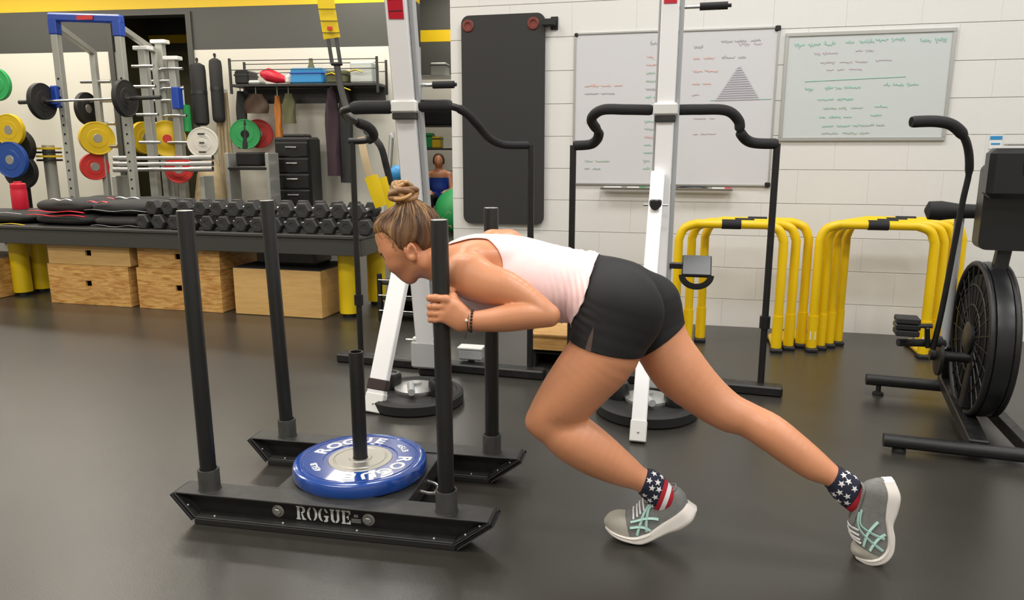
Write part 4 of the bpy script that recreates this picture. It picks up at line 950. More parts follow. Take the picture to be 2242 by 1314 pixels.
M['mesh_panel'] = mat('sheer_mesh_panel', (84, 66, 60), 0.7)
pv_, pt_2 = clip_mesh(sv, stt, np.maximum(conv(sv, [(1303, 708), (1300, 735), (1295, 770), (1282, 764), (1291, 735)], -.2), sv @ E2 - LC + .06))
if len(pt_2): np_mesh('mesh_panel', lift(pv_, pt_2, .0012), pt_2, M['mesh_panel'], person)
# stitched hem bands are welts: thin tubes along the cut edges
def edges_of(t):
    e = np.sort(np.concatenate([t[:, [0, 1]], t[:, [1, 2]], t[:, [2, 0]]]), axis=1); u, c = np.unique(e, axis=0, return_counts=True); return u[c == 1]
# --- socks (cut from the ankles), star print and stripes
M['navy'] = mat('navy_sock_knit', (32, 34, 54), 0.85, bump=0.2, bscale=400); M['sock_white'] = mat('white_sock_knit', (226, 226, 228), 0.85); M['sock_red'] = mat('red_sock_knit', (176, 30, 48), 0.85)
def star_poly(r, rot):
    return [(r * (1 if i % 2 == 0 else .42) * math.cos(rot + math.pi * i / 5), r * (1 if i % 2 == 0 else .42) * math.sin(rot + math.pi * i / 5)) for i in range(10)]
def make_sock(hem_p, hem_q, end_p, end_q, l, band0, leg_d, other):
    a = (U(*hem_p, l) + U(*hem_q, l)) / 2; b = (U(*end_p, l) + U(*end_q, l)) / 2; L = np.linalg.norm(b - a); ax = (b - a) / L
    hp = U(*hem_p, l) - U(*hem_q, l); hn = np.cross(hp, E2); hn = nrm(hn); hn = hn if hn.dot(ax) > 0 else -hn
    g = -((bv - a) @ hn); g = np.maximum(g, ((bv - b) @ ax) - .05); g = np.maximum(g, leg_d - .012); g = np.maximum(g, np.linalg.norm(bv - (a + b) / 2, axis=1) - .11)
    v, t = clip_mesh(bv, bt, g); v = lift(v, t, .0032)
    ta = ((v - a) @ hn) / L
    v1, t1 = clip_mesh(v, t, ta - band0)
    o = np_mesh('sock', v1, t1, M['navy'], person, .002); cur = band0
    for i in range(4):
        nx = cur + (.16 if i < 3 else 2)
        tx = (np.maximum(cur - ta, ta - nx)) 
        vv, tt2 = clip_mesh(v, t, tx)
        if len(tt2): 
            c = np_mesh('sock_stripe', vv, tt2, M['sock_red' if i % 2 == 0 else 'sock_white'], person)
        cur = nx
    nn = vnormals(v1, t1); rng = np.random.default_rng(3); order = rng.permutation(len(v1)); pts = []; mb = MB()
    tq = ((v1 - a) @ hn) / L
    for i in order:
        if tq[i] < .13 or tq[i] > band0 - .08: continue
        if all(np.linalg.norm(v1[i] - p) > .0205 for p in pts):
            pts.append(v1[i]); n = nn[i]; u_ = nrm(np.cross(n, ax)); w_ = np.cross(n, u_)
            pl = star_poly(.0112, rng.uniform(0, 6)); c0 = v1[i] + n * .0016
            vs = [c0] + [c0 + u_ * x + w_ * y - n * ((x * x + y * y) / .075) for x, y in pl]
            mb.add(vs, [(0, 1 + k, 1 + (k + 1) % 10) for k in range(10)])
    st = mb.build('star_print', M['sock_white'], person, smooth=0)
make_sock((1418, 1029), (1403, 1068), (1482, 1080), (1420, 1112), -.125, .66, dN, dF)
make_sock((1838, 1021), (1807, 1065), (1896, 1100), (1860, 1128), -.064, .60, dF, dN)

# --- running shoes lofted from heel to toe
M['shoe'] = mat('grey_mesh_upper', (122, 122, 120), 0.75, bump=0.4, bscale=420, noise=0.1, nscale=60); M['shoe_toe'] = mat('pale_grey_mesh', (178, 174, 164), 0.75, bump=0.3, bscale=420)
M['sole'] = mat('white_foam_sole', (228, 222, 216), 0.6, bump=0.1, bscale=90); M['teal'] = mat('mint_overlay', (176, 216, 206), 0.5); M['outsole'] = mat('grey_outsole_rubber', (120, 120, 118), 0.7)
def make_shoe(Bp, Tp, Wp, Sp, l, lean=0.0):
    n_sub = 5
    def path(pp): return smooth_path([U(x, y, l) for x, y in pp], n_sub)
    Bs, Ts, Ss = path(Bp), path(Tp), path(Sp); Ws = [float(x[0]) for x in smooth_path([V(w_) for w_ in Wp], n_sub)]
    n = len(Bs); K = 17
    shoe = bpy.data.objects.new('shoe', None); COL.objects.link(shoe); shoe.parent = person
    shoe.location = Vector(Bs[n // 2]) - person.location
    tag(shoe)
    def upper(i, v, off=0.0):                             # v in -1 (camera side) .. 1
        th = v * math.pi / 2; c = math.copysign(abs(math.sin(th)) ** .8, th); h = max(math.cos(th), 0) ** .62
        return Bs[i] + (Ts[i] - Bs[i]) * h * (1 + off / max(np.linalg.norm(Ts[i] - Bs[i]), .01)) + E2 * (c * (Ws[i] + off))
    mb = MB(); vs = [upper(i, -1 + 2 * k / (K - 1)) for i in range(n) for k in range(K)]
    fs = [(i * K + k, i * K + k + 1, (i + 1) * K + k + 1, (i + 1) * K + k) for i in range(n - 1) for k in range(K - 1)]
    fs += [tuple(range(K)), tuple(range((n - 1) * K, n * K))[::-1]]
    mb.add(vs, fs); mb.build('upper', M['shoe'], shoe, smooth=60)
    tc = n * 3 // 9
    mb = MB(); vs = [upper(i, -1 + 2 * k / (K - 1), .0016) for i in range(tc) for k in range(K)]
    mb.add(vs, [(i * K + k, i * K + k + 1, (i + 1) * K + k + 1, (i + 1) * K + k) for i in range(tc - 1) for k in range(K - 1)] + [tuple(range(K))])
    mb.build('toe_cap', M['shoe_toe'], shoe, smooth=60)
    # sole: rounded slab between the bottom line and the upper
    mb = MB(); R_ = []
    for i in range(n):
        up = Bs[i] - Ss[i]; hgt = np.linalg.norm(up); w_ = Ws[i] + .006
        for (c, h) in ((-.8, -.04), (-.97, .12), (-1.0, .35), (-.95, .62), (-1.0, .9), (-.93, 1.12), (-.6, 1.2), (.6, 1.2), (.93, 1.12), (1.0, .9), (.95, .62), (1.0, .35), (.97, .12), (.8, -.04)):
            R_.append(Ss[i] + up * h + E2 * c * w_)
    m = 14
    fs = [(i * m + k, i * m + (k + 1) % m, (i + 1) * m + (k + 1) % m, (i + 1) * m + k) for i in range(n - 1) for k in range(m)] + [tuple(range(m)), tuple(range((n - 1) * m, n * m))[::-1]]
    mb.add(R_, fs); mb.build('sole', M['sole'], shoe, smooth=50)
    # overlay stripes on both sides, laces over the instep
    def ribbon(mb, uv, wd):
        uv = smooth_path([V(*p) for p in uv], 5); P = []; Q = []
        for (a, b) in uv:
            i = min(max(a * (n - 1), 0), n - 1.001); i0 = int(i); t = i - i0
            P.append(upper(i0, b, .002) * (1 - t) + upper(i0 + 1, b, .002) * t)
        for q in range(len(P)):
            d = nrm(P[min(q + 1, len(P) - 1)] - P[max(q - 1, 0)]); o_ = P[q] - Bs[int(min(max(uv[q][0], 0), .999) * n)]; nn_ = nrm(o_ - d * o_.dot(d)); sd = np.cross(d, nn_)
            Q.append((P[q], sd, nn_))
        vs = []
        for (p, sd, nn_) in Q: vs += [p - sd * wd, p + sd * wd, p + sd * wd * .8 + nn_ * .0018, p - sd * wd * .8 + nn_ * .0018]
        k_ = len(P); fs = [(4 * j + a, 4 * j + (a + 1) % 4, 4 * j + 4 + (a + 1) % 4, 4 * j + 4 + a) for j in range(k_ - 1) for a in range(4)] + [(0, 1, 2, 3), (4 * k_ - 1, 4 * k_ - 2, 4 * k_ - 3, 4 * k_ - 4)]
        mb.add(vs, fs)
    mb = MB()
    for sg in (-1, 1):
        ribbon(mb, [(.40, sg * .98), (.50, sg * .72), (.60, sg * .52), (.72, sg * .40)], .0042)
        ribbon(mb, [(.52, sg * .98), (.57, sg * .76), (.63, sg * .56), (.74, sg * .46)], .0042)
        ribbon(mb, [(.36, sg * .58), (.46, sg * .66), (.56, sg * .76), (.66, sg * .93)], .0042)
        ribbon(mb, [(.34, sg * .78), (.42, sg * .82), (.50, sg * .90), (.56, sg * .99)], .0040)
    mb.build('stripe_overlay', M['teal'], shoe, smooth=30)
    mb = MB()
    for a in (.40, .455, .51, .565):
        ribbon(mb, [(a, -.52), (a + .01, -.3), (a + .012, 0), (a + .01, .3), (a, .52)], .0030)
    mb.build('laces', M['sock_white'], shoe, smooth=30)
    # collar rim
    mb = MB(); i0, i1 = int(n * .60), int(n * .88)
    rim = [upper(i, -.30, .003) for i in range(i0, i1)] + [upper(i1, v, .003) for v in (-.15, .15)] + [upper(i, .30, .003) for i in range(i1 - 1, i0 - 1, -1)] 
    mb.tube(rim, .0038, 8, closed=True); mb.build('collar', M['shoe'], shoe, smooth=60)
    return shoe
make_shoe([(1326, 1147), (1340, 1153), (1360, 1159), (1385, 1163), (1405, 1160), (1425, 1152), (1450, 1136), (1475, 1122), (1495, 1108), (1506, 1099)],
          [(1323, 1138), (1333, 1127), (1351, 1121), (1374, 1122), (1392, 1112), (1405, 1098), (1424, 1083), (1452, 1070), (1480, 1066), (1500, 1080)],
          [.013, .030, .040, .044, .044, .043, .041, .040, .034, .010],
          [(1326, 1151), (1340, 1161), (1362, 1170), (1390, 1176), (1412, 1176), (1436, 1166), (1462, 1155), (1490, 1146), (1514, 1130), (1525, 1112)], -.105)
make_shoe([(1870, 1213), (1885, 1213), (1903, 1211), (1922, 1202), (1935, 1183), (1936, 1157), (1933, 1128), (1936, 1102), (1940, 1073), (1935, 1050)],
          [(1864, 1206), (1866, 1197), (1871, 1189), (1871, 1180), (1863, 1168), (1859, 1150), (1864, 1128), (1878, 1095), (1890, 1062), (1915, 1049)],
          [.013, .030, .040, .044, .043, .040, .036, .035, .032, .012],
          [(1871, 1217), (1890, 1224), (1912, 1223), (1934, 1212), (1948, 1192), (1951, 1165), (1948, 1139), (1958, 1110), (1964, 1077), (1955, 1049)], -.088)

# --- hair: cap cut along the hairline and combed into strands towards the bun, the bun itself, loose strands
def hair_mat():
    m = bpy.data.materials.new('dark_blonde_hair'); m.use_nodes = True; nt = m.node_tree; b = nt.nodes['Principled BSDF']
    at = nt.nodes.new('ShaderNodeAttribute'); at.attribute_name = 'strand'; r = nt.nodes.new('ShaderNodeValToRGB')
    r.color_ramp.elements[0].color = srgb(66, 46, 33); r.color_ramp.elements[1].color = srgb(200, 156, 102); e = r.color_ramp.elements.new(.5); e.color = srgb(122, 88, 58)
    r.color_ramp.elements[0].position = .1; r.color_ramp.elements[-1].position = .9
    nt.links.new(at.outputs['Fac'], r.inputs[0]); nt.links.new(r.outputs[0], b.inputs['Base Color'])
    b.inputs['Roughness'].default_value = .45; b.inputs['Specular IOR Level'].default_value = .4
    return m
M['hair'] = hair_mat()
HC = U(893, 520, 0)
def HF(px, py, lat): p = U(px, py, lat) - HC; return V(p.dot(hf), p.dot(hu))
hl_pts = [HF(812, 513, 0), HF(822, 507, -.03), HF(840, 506, -.050), HF(857, 519, -.062), HF(868, 532, -.067), HF(877, 547, -.069), HF(884, 548, -.069), HF(889, 536, -.070), HF(905, 529, -.070), HF(919, 536, -.068), HF(926, 552, -.06), HF(945, 556, -.04), HF(968, 545, 0)]
hx = np.array([p[0] for p in hl_pts])[::-1]; hy = np.array([p[1] for p in hl_pts])[::-1]
hd = Field(HC - .18, HC + .18, .0032)
hd.ell(U(893, 519, 0), (.1045, .0815, .0925), HA, k=.02); hd.ell(U(925, 525, 0), (.066, .062, .060), HA, k=.03); hd.ell(U(861, 509, 0), (.072, .068, .066), HA, k=.03); hd.ell(U(923, 491, -.005), (.060, .062, .060), HA, k=.02)
hd.ell(U(894, 462, 0), (.040, .034, .030), HA, k=.04)
v, q = hd.nets(); v = relax(v, q, 1); t = tris(q)
BUN = U(890, 455, 0); bax = nrm(BUN - HC)
def strand_attr(v):
    d = v - HC; u1 = nrm(np.cross(bax, hl)); u2 = np.cross(bax, u1); x, y = d @ u1, d @ u2; ph = np.arctan2(y, x); al = d @ bax
    ph = ph + .10 * np.sin(al * 30 + ph * 3)
    w1 = np.sin(ph * 23 + 1.3 * np.sin(ph * 5)) * .5 + np.sin(ph * 41 + 2 * np.sin(ph * 3)) * .35 + np.sin(ph * 97) * .25
    return ph, al, w1
ph, al, w1 = strand_attr(v); fcoord = (v - HC) @ hf; ucoord = (v - HC) @ hu
def ghair(v): return np.interp((v - HC) @ hf, hx, hy) - (v - HC) @ hu + .003 * np.sin(strand_attr(v)[0] * 37)
g = ghair(v); n_ = vnormals(v, t); thin = np.clip(1 + g / .034, 0, 1) ** 1.6; front = np.clip(((v - HC) @ hf) / .05, .35, 1)
v = v + n_ * (.0022 * w1 * (1 - .6 * thin) - .0115 * thin * front)[:, None]
v, t = clip_mesh(v, t, g)
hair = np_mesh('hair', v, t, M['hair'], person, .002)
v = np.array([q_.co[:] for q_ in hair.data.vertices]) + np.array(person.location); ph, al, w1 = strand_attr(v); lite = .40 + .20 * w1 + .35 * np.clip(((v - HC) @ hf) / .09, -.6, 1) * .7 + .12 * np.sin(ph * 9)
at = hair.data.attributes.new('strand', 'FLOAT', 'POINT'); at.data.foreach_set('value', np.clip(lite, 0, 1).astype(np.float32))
def on_skin(p, d, off=0.0):
    d = nrm(d); ts = np.linspace(-.03, .035, 131); f = body.sample(np.array([p + d * t for t in ts])); i = np.nonzero((f[:-1] < 0) & (f[1:] >= 0))[0]
    t = ts[i[np.argmin(np.abs(ts[i]))]] if len(i) else 0.0
    return p + d * (t + off)
def strand_tubes(name, paths, rads, parent, seed, base=.5, sp=.3):
    mb = MB(); rng = np.random.default_rng(seed); vals = []
    for p, r in zip(paths, rads):
        n0 = len(mb.v); mb.tube(p, r, 8); c = float(np.clip(base + rng.normal() * sp, 0, 1)); vals += [c] * (len(mb.v) - n0)
    inv = np.array(wmat(parent).inverted()); mb.v = [tuple(inv[:3, :3] @ np.array(p) + inv[:3, 3]) for p in mb.v]
    me = bpy.data.meshes.new(name); me.from_pydata(mb.v, [], mb.f); me.polygons.foreach_set('use_smooth', [True] * len(me.polygons)); me.materials.append(M['hair'])
    a_ = me.attributes.new('strand', 'FLOAT', 'POINT'); a_.data.foreach_set('value', vals)
    o = link_mesh(name, me, None, parent); return o
bun = bpy.data.objects.new('bun', None); COL.objects.link(bun); bun.parent = person; BC = U(884, 423, 0); bun.location = Vector(BC) - person.location
rng = np.random.default_rng(11); paths = []; rads = []
for k in range(30):
    ax_ = nrm(bax * 1.2 + rng.normal(size=3) * .55); u_, v_, _ = frame(ax_); R0 = rng.uniform(.018, .033); hgt = rng.uniform(-.02, .02); a0 = rng.uniform(0, 6.3)
    sc_ = V(1, 1, 1.02)
    pth = []
    for a in np.linspace(0, rng.uniform(3.4, 5.8), 36):
        rr = R0 * (1 + .12 * math.sin(2.2 * a + k)); pth.append(BC + ((u_ * math.cos(a + a0) + v_ * math.sin(a + a0)) * rr + ax_ * (hgt * math.cos(a * .8))) * sc_ * 1.22)
    n__ = len(pth); r_ = rng.uniform(.007, .0125); paths.append(pth); rads.append([r_ * (.35 + .65 * math.sin(math.pi * (i + .5) / n__) ** .5) for i in range(n__)])
strand_tubes('hair_coil', paths, rads, bun, 5, .70, .13)
paths = []; rads = []
for k in range(200):                                        # strands drawn up from the cap into the bun
    a = rng.uniform(0, 6.28); u1 = nrm(np.cross(bax, hl)); u2 = np.cross(bax, u1); pts = []
    a_st = rng.uniform(.5, 1.18)
    for t_ in np.linspace(0, 1, 10):
        ang = a_st * (1 - t_) + .14; d = bax * math.cos(ang) + (u1 * math.cos(a + .2 * t_) + u2 * math.sin(a + .2 * t_)) * math.sin(ang)
        rs_ = np.linspace(.05, .15, 60); fv = hd.sample(np.array([U(893, 519, 0) + d * r for r in rs_])); rr = float(rs_[np.nonzero(fv < 0)[0][-1]])
        pts.append(U(893, 519, 0) + d * (rr + .0012 + .002 * math.sin(math.pi * t_)))
    pts.append(BC - bax * .02 + (u1 * math.cos(a) + u2 * math.sin(a)) * .016)
    paths.append(smooth_path(pts, 2)); r_ = rng.uniform(.0010, .0022); rads.append([r_ * (.12 + .88 * min(1, 2 * i / len(paths[-1]))) for i in range(len(paths[-1]))])
tag(strand_tubes('hair_strands', paths, rads, person, 8, .42, .2), kind='stuff')
paths = []; rads = []
for k in range(60):                                        # flyaways at the forehead, the temple and the nape
    f_ = rng.uniform(-1, 1); 
    if k < 38: t_ = rng.uniform(0, 1); base = U(818 + 42 * t_, 505 + 14 * t_ ** 2 + rng.uniform(-16, 2), -.064 * t_ ** .6 + rng.uniform(-.006, .004)); d = -hu * rng.uniform(.010, .03) + hf * rng.uniform(.0, .010) * (1 - t_) - hf * .012 * t_
    elif k < 52: base = U(872 + rng.uniform(-20, 8), 530, -.072); d = -hu * rng.uniform(.012, .03) + hf * rng.uniform(-.005, .012)
    else: base = U(962 + rng.uniform(-6, 14), 470 + rng.uniform(0, 60), rng.uniform(-.03, .03)); d = -hf * rng.uniform(.012, .022) - hu * rng.uniform(.004, .02)
    sd = rng.normal(size=3) * (.0025 if k < 52 else .005)
    P_ = smooth_path([base, base + d * .5 + sd, base + d], 5)
    if k < 52: P_ = [on_skin(p, hl * .85 + hf * (.5 if k < 38 else 0), .0012) for p in P_]
    paths.append(P_); rads.append([.00055] * len(paths[-1]))
tag(strand_tubes('loose_strands', paths, rads, person, 9, .75, .2), kind='stuff')
# --- face details
M['eye'] = mat('eye_white', (222, 214, 206), 0.2); M['iris'] = mat('blue_grey_iris', (70, 84, 92), 0.2); M['lash'] = mat('brown_lash', (52, 36, 28), 0.7); M['brow'] = mat('light_brown_brow', (128, 88, 62), 0.8)
for l_ in (-.034, .034):
    c = U(849, 560, l_); o_ = hl * (-np.sign(l_)); gz = nrm(hf * .8 + o_ * .6)
    ce = on_skin(c, gz, -.0102); e = MB().sphere(ce, .0118, 18, 12).build('eye', M['eye'], person, 60)
    MB().sphere(ce + nrm(hf * .9 + o_ * .25) * .0072, .0058, 12, 8).build('iris', M['iris'], e, 60)
    def arc(up, spread, lift_, off, w0, w1, nm, m_, lo=0):
        P = []
        for u in np.linspace(-1, 1, 9):
            d = hf * (.85 - .55 * max(u, 0)) + o_ * (.25 + .75 * u); P.append(on_skin(c + hu * (up + lift_ * (1 - u * u)) , d, off))
        mb = MB(); mb.tube(smooth_path(P, 3), [w0 + (w1 - w0) * i / 24 for i in range(25)], 6); return mb.build(nm, m_, person, 60)
    arc(.003, 1, .003, .0012, .0012, .0019, 'eyelash', M['lash']); arc(-.004, 1, -.002, .0006, .0006, .0009, 'lower_lash', M['lash'])
    arc(.015, 1, .004, .0006, .0024, .0012, 'eyebrow', M['brow'])
for (y_, r_) in ((600.8, .0058), (608.3, .0062)):
    pass
# --- bracelets on the near wrist
M['bead'] = mat('dark_wood_bead', (46, 32, 26), 0.4); M['shell'] = mat('pale_shell_bead', (232, 226, 218), 0.3)
wc = U(1030, 703, -.2615); wa = nrm(U(1050, 703, -.2585) - U(1010, 700, -.266)); wu = nrm(E3 - wa * E3.dot(wa)); wl = np.cross(wa, wu)
mb = MB()
for i in range(20):
    a = 2 * math.pi * i / 20; mb.sphere(wc + wa * .004 + wu * (math.cos(a) * .0305) + wl * (math.sin(a) * .0225), .0042, 8, 6)
mb.build('bead_bracelet', M['bead'], person, 60)
mb = MB(); mb.tube([wc - wa * (.004 - .002 * math.cos(2 * a)) + wu * (math.cos(a) * .0305) + wl * (math.sin(a) * .0225) for a in np.linspace(0, 2 * math.pi, 24, endpoint=False)], .0012, 6, closed=True)
mb.tube(smooth_path([wc - wa * .003 - wu * .026 - E2 * .016, wc - wa * .006 - wu * .036 - E2 * .018, wc - wa * .009 - wu * .050 - E2 * .016], 4), .0011, 6)
br = mb.build('cord_bracelet', M['bead'], person, 60)
MB().sphere(wc - wa * .006 - E2 * .0235 + wu * .006, .0048, 10, 8, sc=(1, .7, 1)).build('shell_bead', M['shell'], br, 60)
# ================================================================== TABLE, BOXES, DUMBBELLS on the left
TA = math.radians(14.5); TD, TN = rot2(TA); TR = np.stack([TD, TN, E3], 1)
TO = G(720, 700)                                          # a point on the line of the box fronts
def TP(t, n, z): return TO + TD * t + TN * n + E3 * z
def t_of(px, py_floor): p = G(px, py_floor); return (p - TO).dot(TD)
def t_at(px, n, z):                                        # along-table coordinate seen at pixel column px
    lo_, hi_ = -6.0, 3.0
    for _ in range(50):
        m_ = (lo_ + hi_) / 2; p = TP(m_, n, z); q = p - EYE; zc = q[1] * CP - q[2] * SP; x = 1121 + F * q[0] / zc
        if x < px: lo_ = m_
        else: hi_ = m_
    return lo_
TZ = .615; tr_ = t_at(792, -.06, TZ); tl_ = -5.2
table = thing('work_table', 'long charcoal table on fat yellow legs carrying dumbbells and sandbags', 'table', TP((tr_ + tl_) / 2, .35, 0))
MB().box(TP((tr_ + tl_) / 2, .33, TZ - .012), (tr_ - tl_ + .01, .80, .024), R=TR, bev=.004).build('tabletop', M['table'], table, 0)
MB().box(TP((tr_ + tl_) / 2, -.045, TZ - .082), (tr_ - tl_, .03, .115), R=TR, bev=.003).build('apron', M['table'], table, 0)
MB().box(TP(tr_ - .015, .33, TZ - .082), (.03, .72, .115), R=TR, bev=.003).build('apron', M['table'], table, 0)
MB().box(TP((tr_ + tl_) / 2, .70, TZ - .082), (tr_ - tl_, .03, .115), R=TR, bev=.003).build('apron', M['table'], table, 0)
for (px, py) in ((757, 697), (818, 669), (37, 649), (80, 641)):
    c = G(px, py); c = c + TN * .07
    m = MB(); m.lathe(c, E3, [(.071, .03), (.071, .485), (.066, .488)], 28); lg = m.build('leg', M['yellow_pad'], table, 40)
    m = MB(); m.lathe(c, E3, [(.05, 0), (.05, .03)], 24); m.build('leg_foot', M['rubber'], lg, 40)
    m = MB(); m.lathe(c, E3, [(.03, .486), (.03, TZ - .024)], 16); m.build('leg_stub', M['dark'], lg, 40)
def crate(name, label, px0, px1, pyb, zb, h, depth, m_, hole, top=None, n0=0.0):
    t0 = t_at(px0, n0, zb + .02); t1 = t_at(px1, n0, zb + .02)
    o = thing(name, label, 'wooden box', TP((t0 + t1) / 2, n0 + depth / 2, zb)); W_ = t1 - t0; c = TP((t0 + t1) / 2, n0, zb + h / 2); th = .018
    hw, hh = (.028, .022) if hole else (0, 0)
    if hole:
        zc = h * .04
        for (a, b_, e, f) in ((-W_ / 2, -hw, -h / 2, h / 2), (hw, W_ / 2, -h / 2, h / 2), (-hw, hw, zc + hh, h / 2), (-hw, hw, -h / 2, zc - hh)):
            pass
        m = MB(); x_ = [-W_ / 2, -hw, hw, W_ / 2]; z_ = [-h / 2, zc - hh, zc + hh, h / 2]
        vs = [c + TD * x + TN * y + E3 * z for y in (0, th) for z in z_ for x in x_]; fs = []
        for j in range(3):
            for i in range(3):
                if i == 1 and j == 1: continue
                q = (j * 4 + i, j * 4 + i + 1, j * 4 + i + 5, j * 4 + i + 4); fs += [q, tuple(16 + k for k in q[::-1])]
        for (a, b_) in ((5, 6), (6, 10), (10, 9), (9, 5)): fs.append((a, b_, b_ + 16, a + 16))
        for (a, b_) in ((0, 3), (3, 15), (15, 12), (12, 0)): fs.append((a, b_, b_ + 16, a + 16))
        m.add(vs, fs); m.build('front_panel', m_, o, 0)
    else: MB().box(c + TN * th / 2, (W_, th, h), R=TR, bev=.004).build('front_panel', m_, o, 0)
    for s_ in (-1, 1): MB().box(c + TD * s_ * (W_ / 2 - th / 2) + TN * (depth / 2 + th / 2), (th, depth - th, h), R=TR, bev=.003).build('side_panel', m_, o, 0)
    MB().box(c + TN * (depth - th / 2), (W_ - 2 * th, th, h), R=TR).build('back_panel', m_, o, 0)
    MB().box(c + TN * (depth / 2) + E3 * (h / 2 - th / 2), (W_ - 2 * th, depth - 2 * th, th), R=TR).build('top_panel', top or m_, o, 0)
    MB().box(c + TN * (depth / 2) - E3 * (h / 2 - th / 2), (W_ - 2 * th, depth - 2 * th, th), R=TR).build('bottom_panel', M['dark'], o, 0)
    if top: MB().box(c + TN * depth / 2 + E3 * (h / 2 + .004), (W_ - .01, depth - .01, .008), R=TR).build('rubber_top', M['rubber'], o, 0)
    return o
crate('plyo_box', 'tall plywood box at the bottom of the left stack under the table', 113, 288, 0, 0.002, .315, .50, M['ply'], True)
crate('plyo_box', 'shallow plywood box on top of the left stack under the table', 107, 286, 0, .320, .172, .50, M['ply_pale'], True)
crate('plyo_box', 'tall plywood box at the bottom of the middle stack under the table', 306, 488, 0, 0.002, .315, .50, M['ply'], True)
crate('plyo_box', 'shallow plywood box on top of the middle stack under the table', 303, 482, 0, .320, .172, .50, M['ply'], True)
crate('plyo_box', 'pale wooden box with a black rubber top beside the yellow leg', 516, 706, 0, 0.002, .345, .46, M['ply_pale'], False, M['ply_pale'])
crate('plyo_box', 'plywood box cut off at the left edge beyond the yellow legs', -230, -8, 0, 0.002, .315, .50, M['ply'], False)
# clear tub pushed in on the pale box
tb = thing('storage_tub', 'grey plastic tub resting on the pale wooden box under the table', 'tub', TP(t_at(640, .2, .36), .25, .356))
MB().box(TP(t_at(630, .2, .36), .30, .356 + .055), (.50, .26, .11), R=TR, bev=.02).build('tub_body', M['table'], tb, 0)
MB().box(TP(t_at(630, .2, .36), .30, .356 + .114), (.53, .29, .010), R=TR, bev=.004).build('tub_lid', M['clear'], tb, 0)

# hex dumbbells: two rows end-on
hexm = mat('hex_rubber', (46, 46, 46), .5, bump=.1, bscale=200)
def dumbbell(name, c, r, ln, m_, parent):
    n = TN
    for s_ in (-1, 1):
        q = MB(); q.lathe(c + n * s_ * ln * .30, n * s_, [(r * .5, -.004), (r * .93, 0), (r, .010), (r, ln * .17), (r * .86, ln * .20), (r * .4, ln * .20), (r * .36, ln * .19), (0, ln * .19)], 6, hint=E3); q.build('head', m_, parent, 20)
    MB().cyl(c - n * ln * .32, c + n * ln * .32, .016, n=10).build('handle', M['chrome'], parent, 40)
ORD = 'first second third fourth fifth sixth seventh eighth ninth tenth eleventh twelfth thirteenth fourteenth fifteenth sixteenth'.split()
d0 = None; r_ = .062
x0 = t_at(332, .10, TZ + .06); x1 = t_at(812, .10, TZ + .06); nrow = int((x1 - x0) / .132)
step = (x1 - x0) / nrow
proto = thing('hex_dumbbell', 'leftmost black hex dumbbell of the lower row on the table', 'dumbbell', TP(x0, .14, TZ), group='hex dumbbells in the lower row'); dumbbell('d', TP(x0, .14, TZ + r_ * .866 + .0005), r_, .30, hexm, proto)
for i in range(1, nrow + 1):
    c = copy_tree(proto); c.location = Vector(TP(x0 + step * i, .14, TZ)); c['label'] = f'{ORD[i]} black hex dumbbell from the left in the lower row on the table'
for i in range(nrow):
    c = copy_tree(proto); c.location = Vector(TP(x0 + step * (i + .5), .17, TZ + r_ * .866 * 2 - .003)); c['group'] = 'hex dumbbells in the upper row'; c['label'] = f'{ORD[i]} black hex dumbbell from the left in the upper row on the table'
    if i in (0, 1, 3): 
        pass
for i in range(nrow + 1):
    c = copy_tree(proto); c.location = Vector(TP(x0 + step * i, .50, TZ)); c['group'] = 'hex dumbbells in the back row'; c['label'] = f'{ORD[i]} black hex dumbbell from the left in the half hidden back row'

# sandbags
def sandbag(label, px0, px1, n0, dep, zb, h, m_, stripes):
    t0, t1 = t_at(px0, n0, zb + h / 2), t_at(px1, n0, zb + h / 2); W_ = t1 - t0; o = thing('sandbag', label, 'sandbag', TP((t0 + t1) / 2, n0 + dep / 2, zb))
    m = MB(); N = 24; vs = []
    for j in range(N + 1):
        u = -1 + 2 * j / N; e = (1 - abs(u) ** 5); k = 20
        for i in range(k):
            a = 2 * math.pi * i / k; ca, sa = math.cos(a), math.sin(a)
            y = math.copysign(abs(ca) ** .7, ca) * dep / 2 * (.55 + .45 * e); z = math.copysign(abs(sa) ** .8, sa) * h / 2 * (.08 + .92 * e ** .7) * (1 + .07 * math.sin(u * 5 + n0 * 9))
            vs.append(TP((t0 + t1) / 2 + u * W_ / 2, n0 + dep / 2 + y, max(zb + h / 2 + z, zb + .0005)))
    fs = [(j * k + i, j * k + (i + 1) % k, (j + 1) * k + (i + 1) % k, (j + 1) * k + i) for j in range(N) for i in range(k)] + [tuple(range(k)), tuple(range(N * k, N * k + k))[::-1]]
    m.add(vs, fs); m.build('bag_body', m_, o, 60)
    for (a, b_, zz, w_, col) in stripes:
        q = MB(); P = [TP(t0 + W_ * (a + (b_ - a) * k_ / 8), n0 - .004 - .006 * math.sin(math.pi * (a + (b_ - a) * k_ / 8)), zb + h * zz + .006 * math.sin(k_ * 1.3)) for k_ in range(9)]; q.tube(P, w_, 6, flat=(1, .35), hint=E3); q.build('trim_strap', col, o, 60)
    return o
R_, Wt, Yl = M['red'], M['print_white'], M['yellow_pad']
sandbag('flat black sandbag with a red seam at the bottom of the left sandbag pile', 58, 196, .02, .50, TZ, .088, M['cloth_black'], [(.05, .95, .92, .012, R_)])
sandbag('plain black sandbag at the bottom of the right sandbag pile', 186, 326, .02, .50, TZ, .085, M['cloth_black'], [(.1, .9, .15, .003, Wt)])
sandbag('plump black sandbag with a curved red seam on top of the left pile', 60, 186, .05, .46, TZ + .090, .115, M['cloth_black'], [(.02, .98, .16, .012, R_), (.45, .80, .98, .010, Wt)])
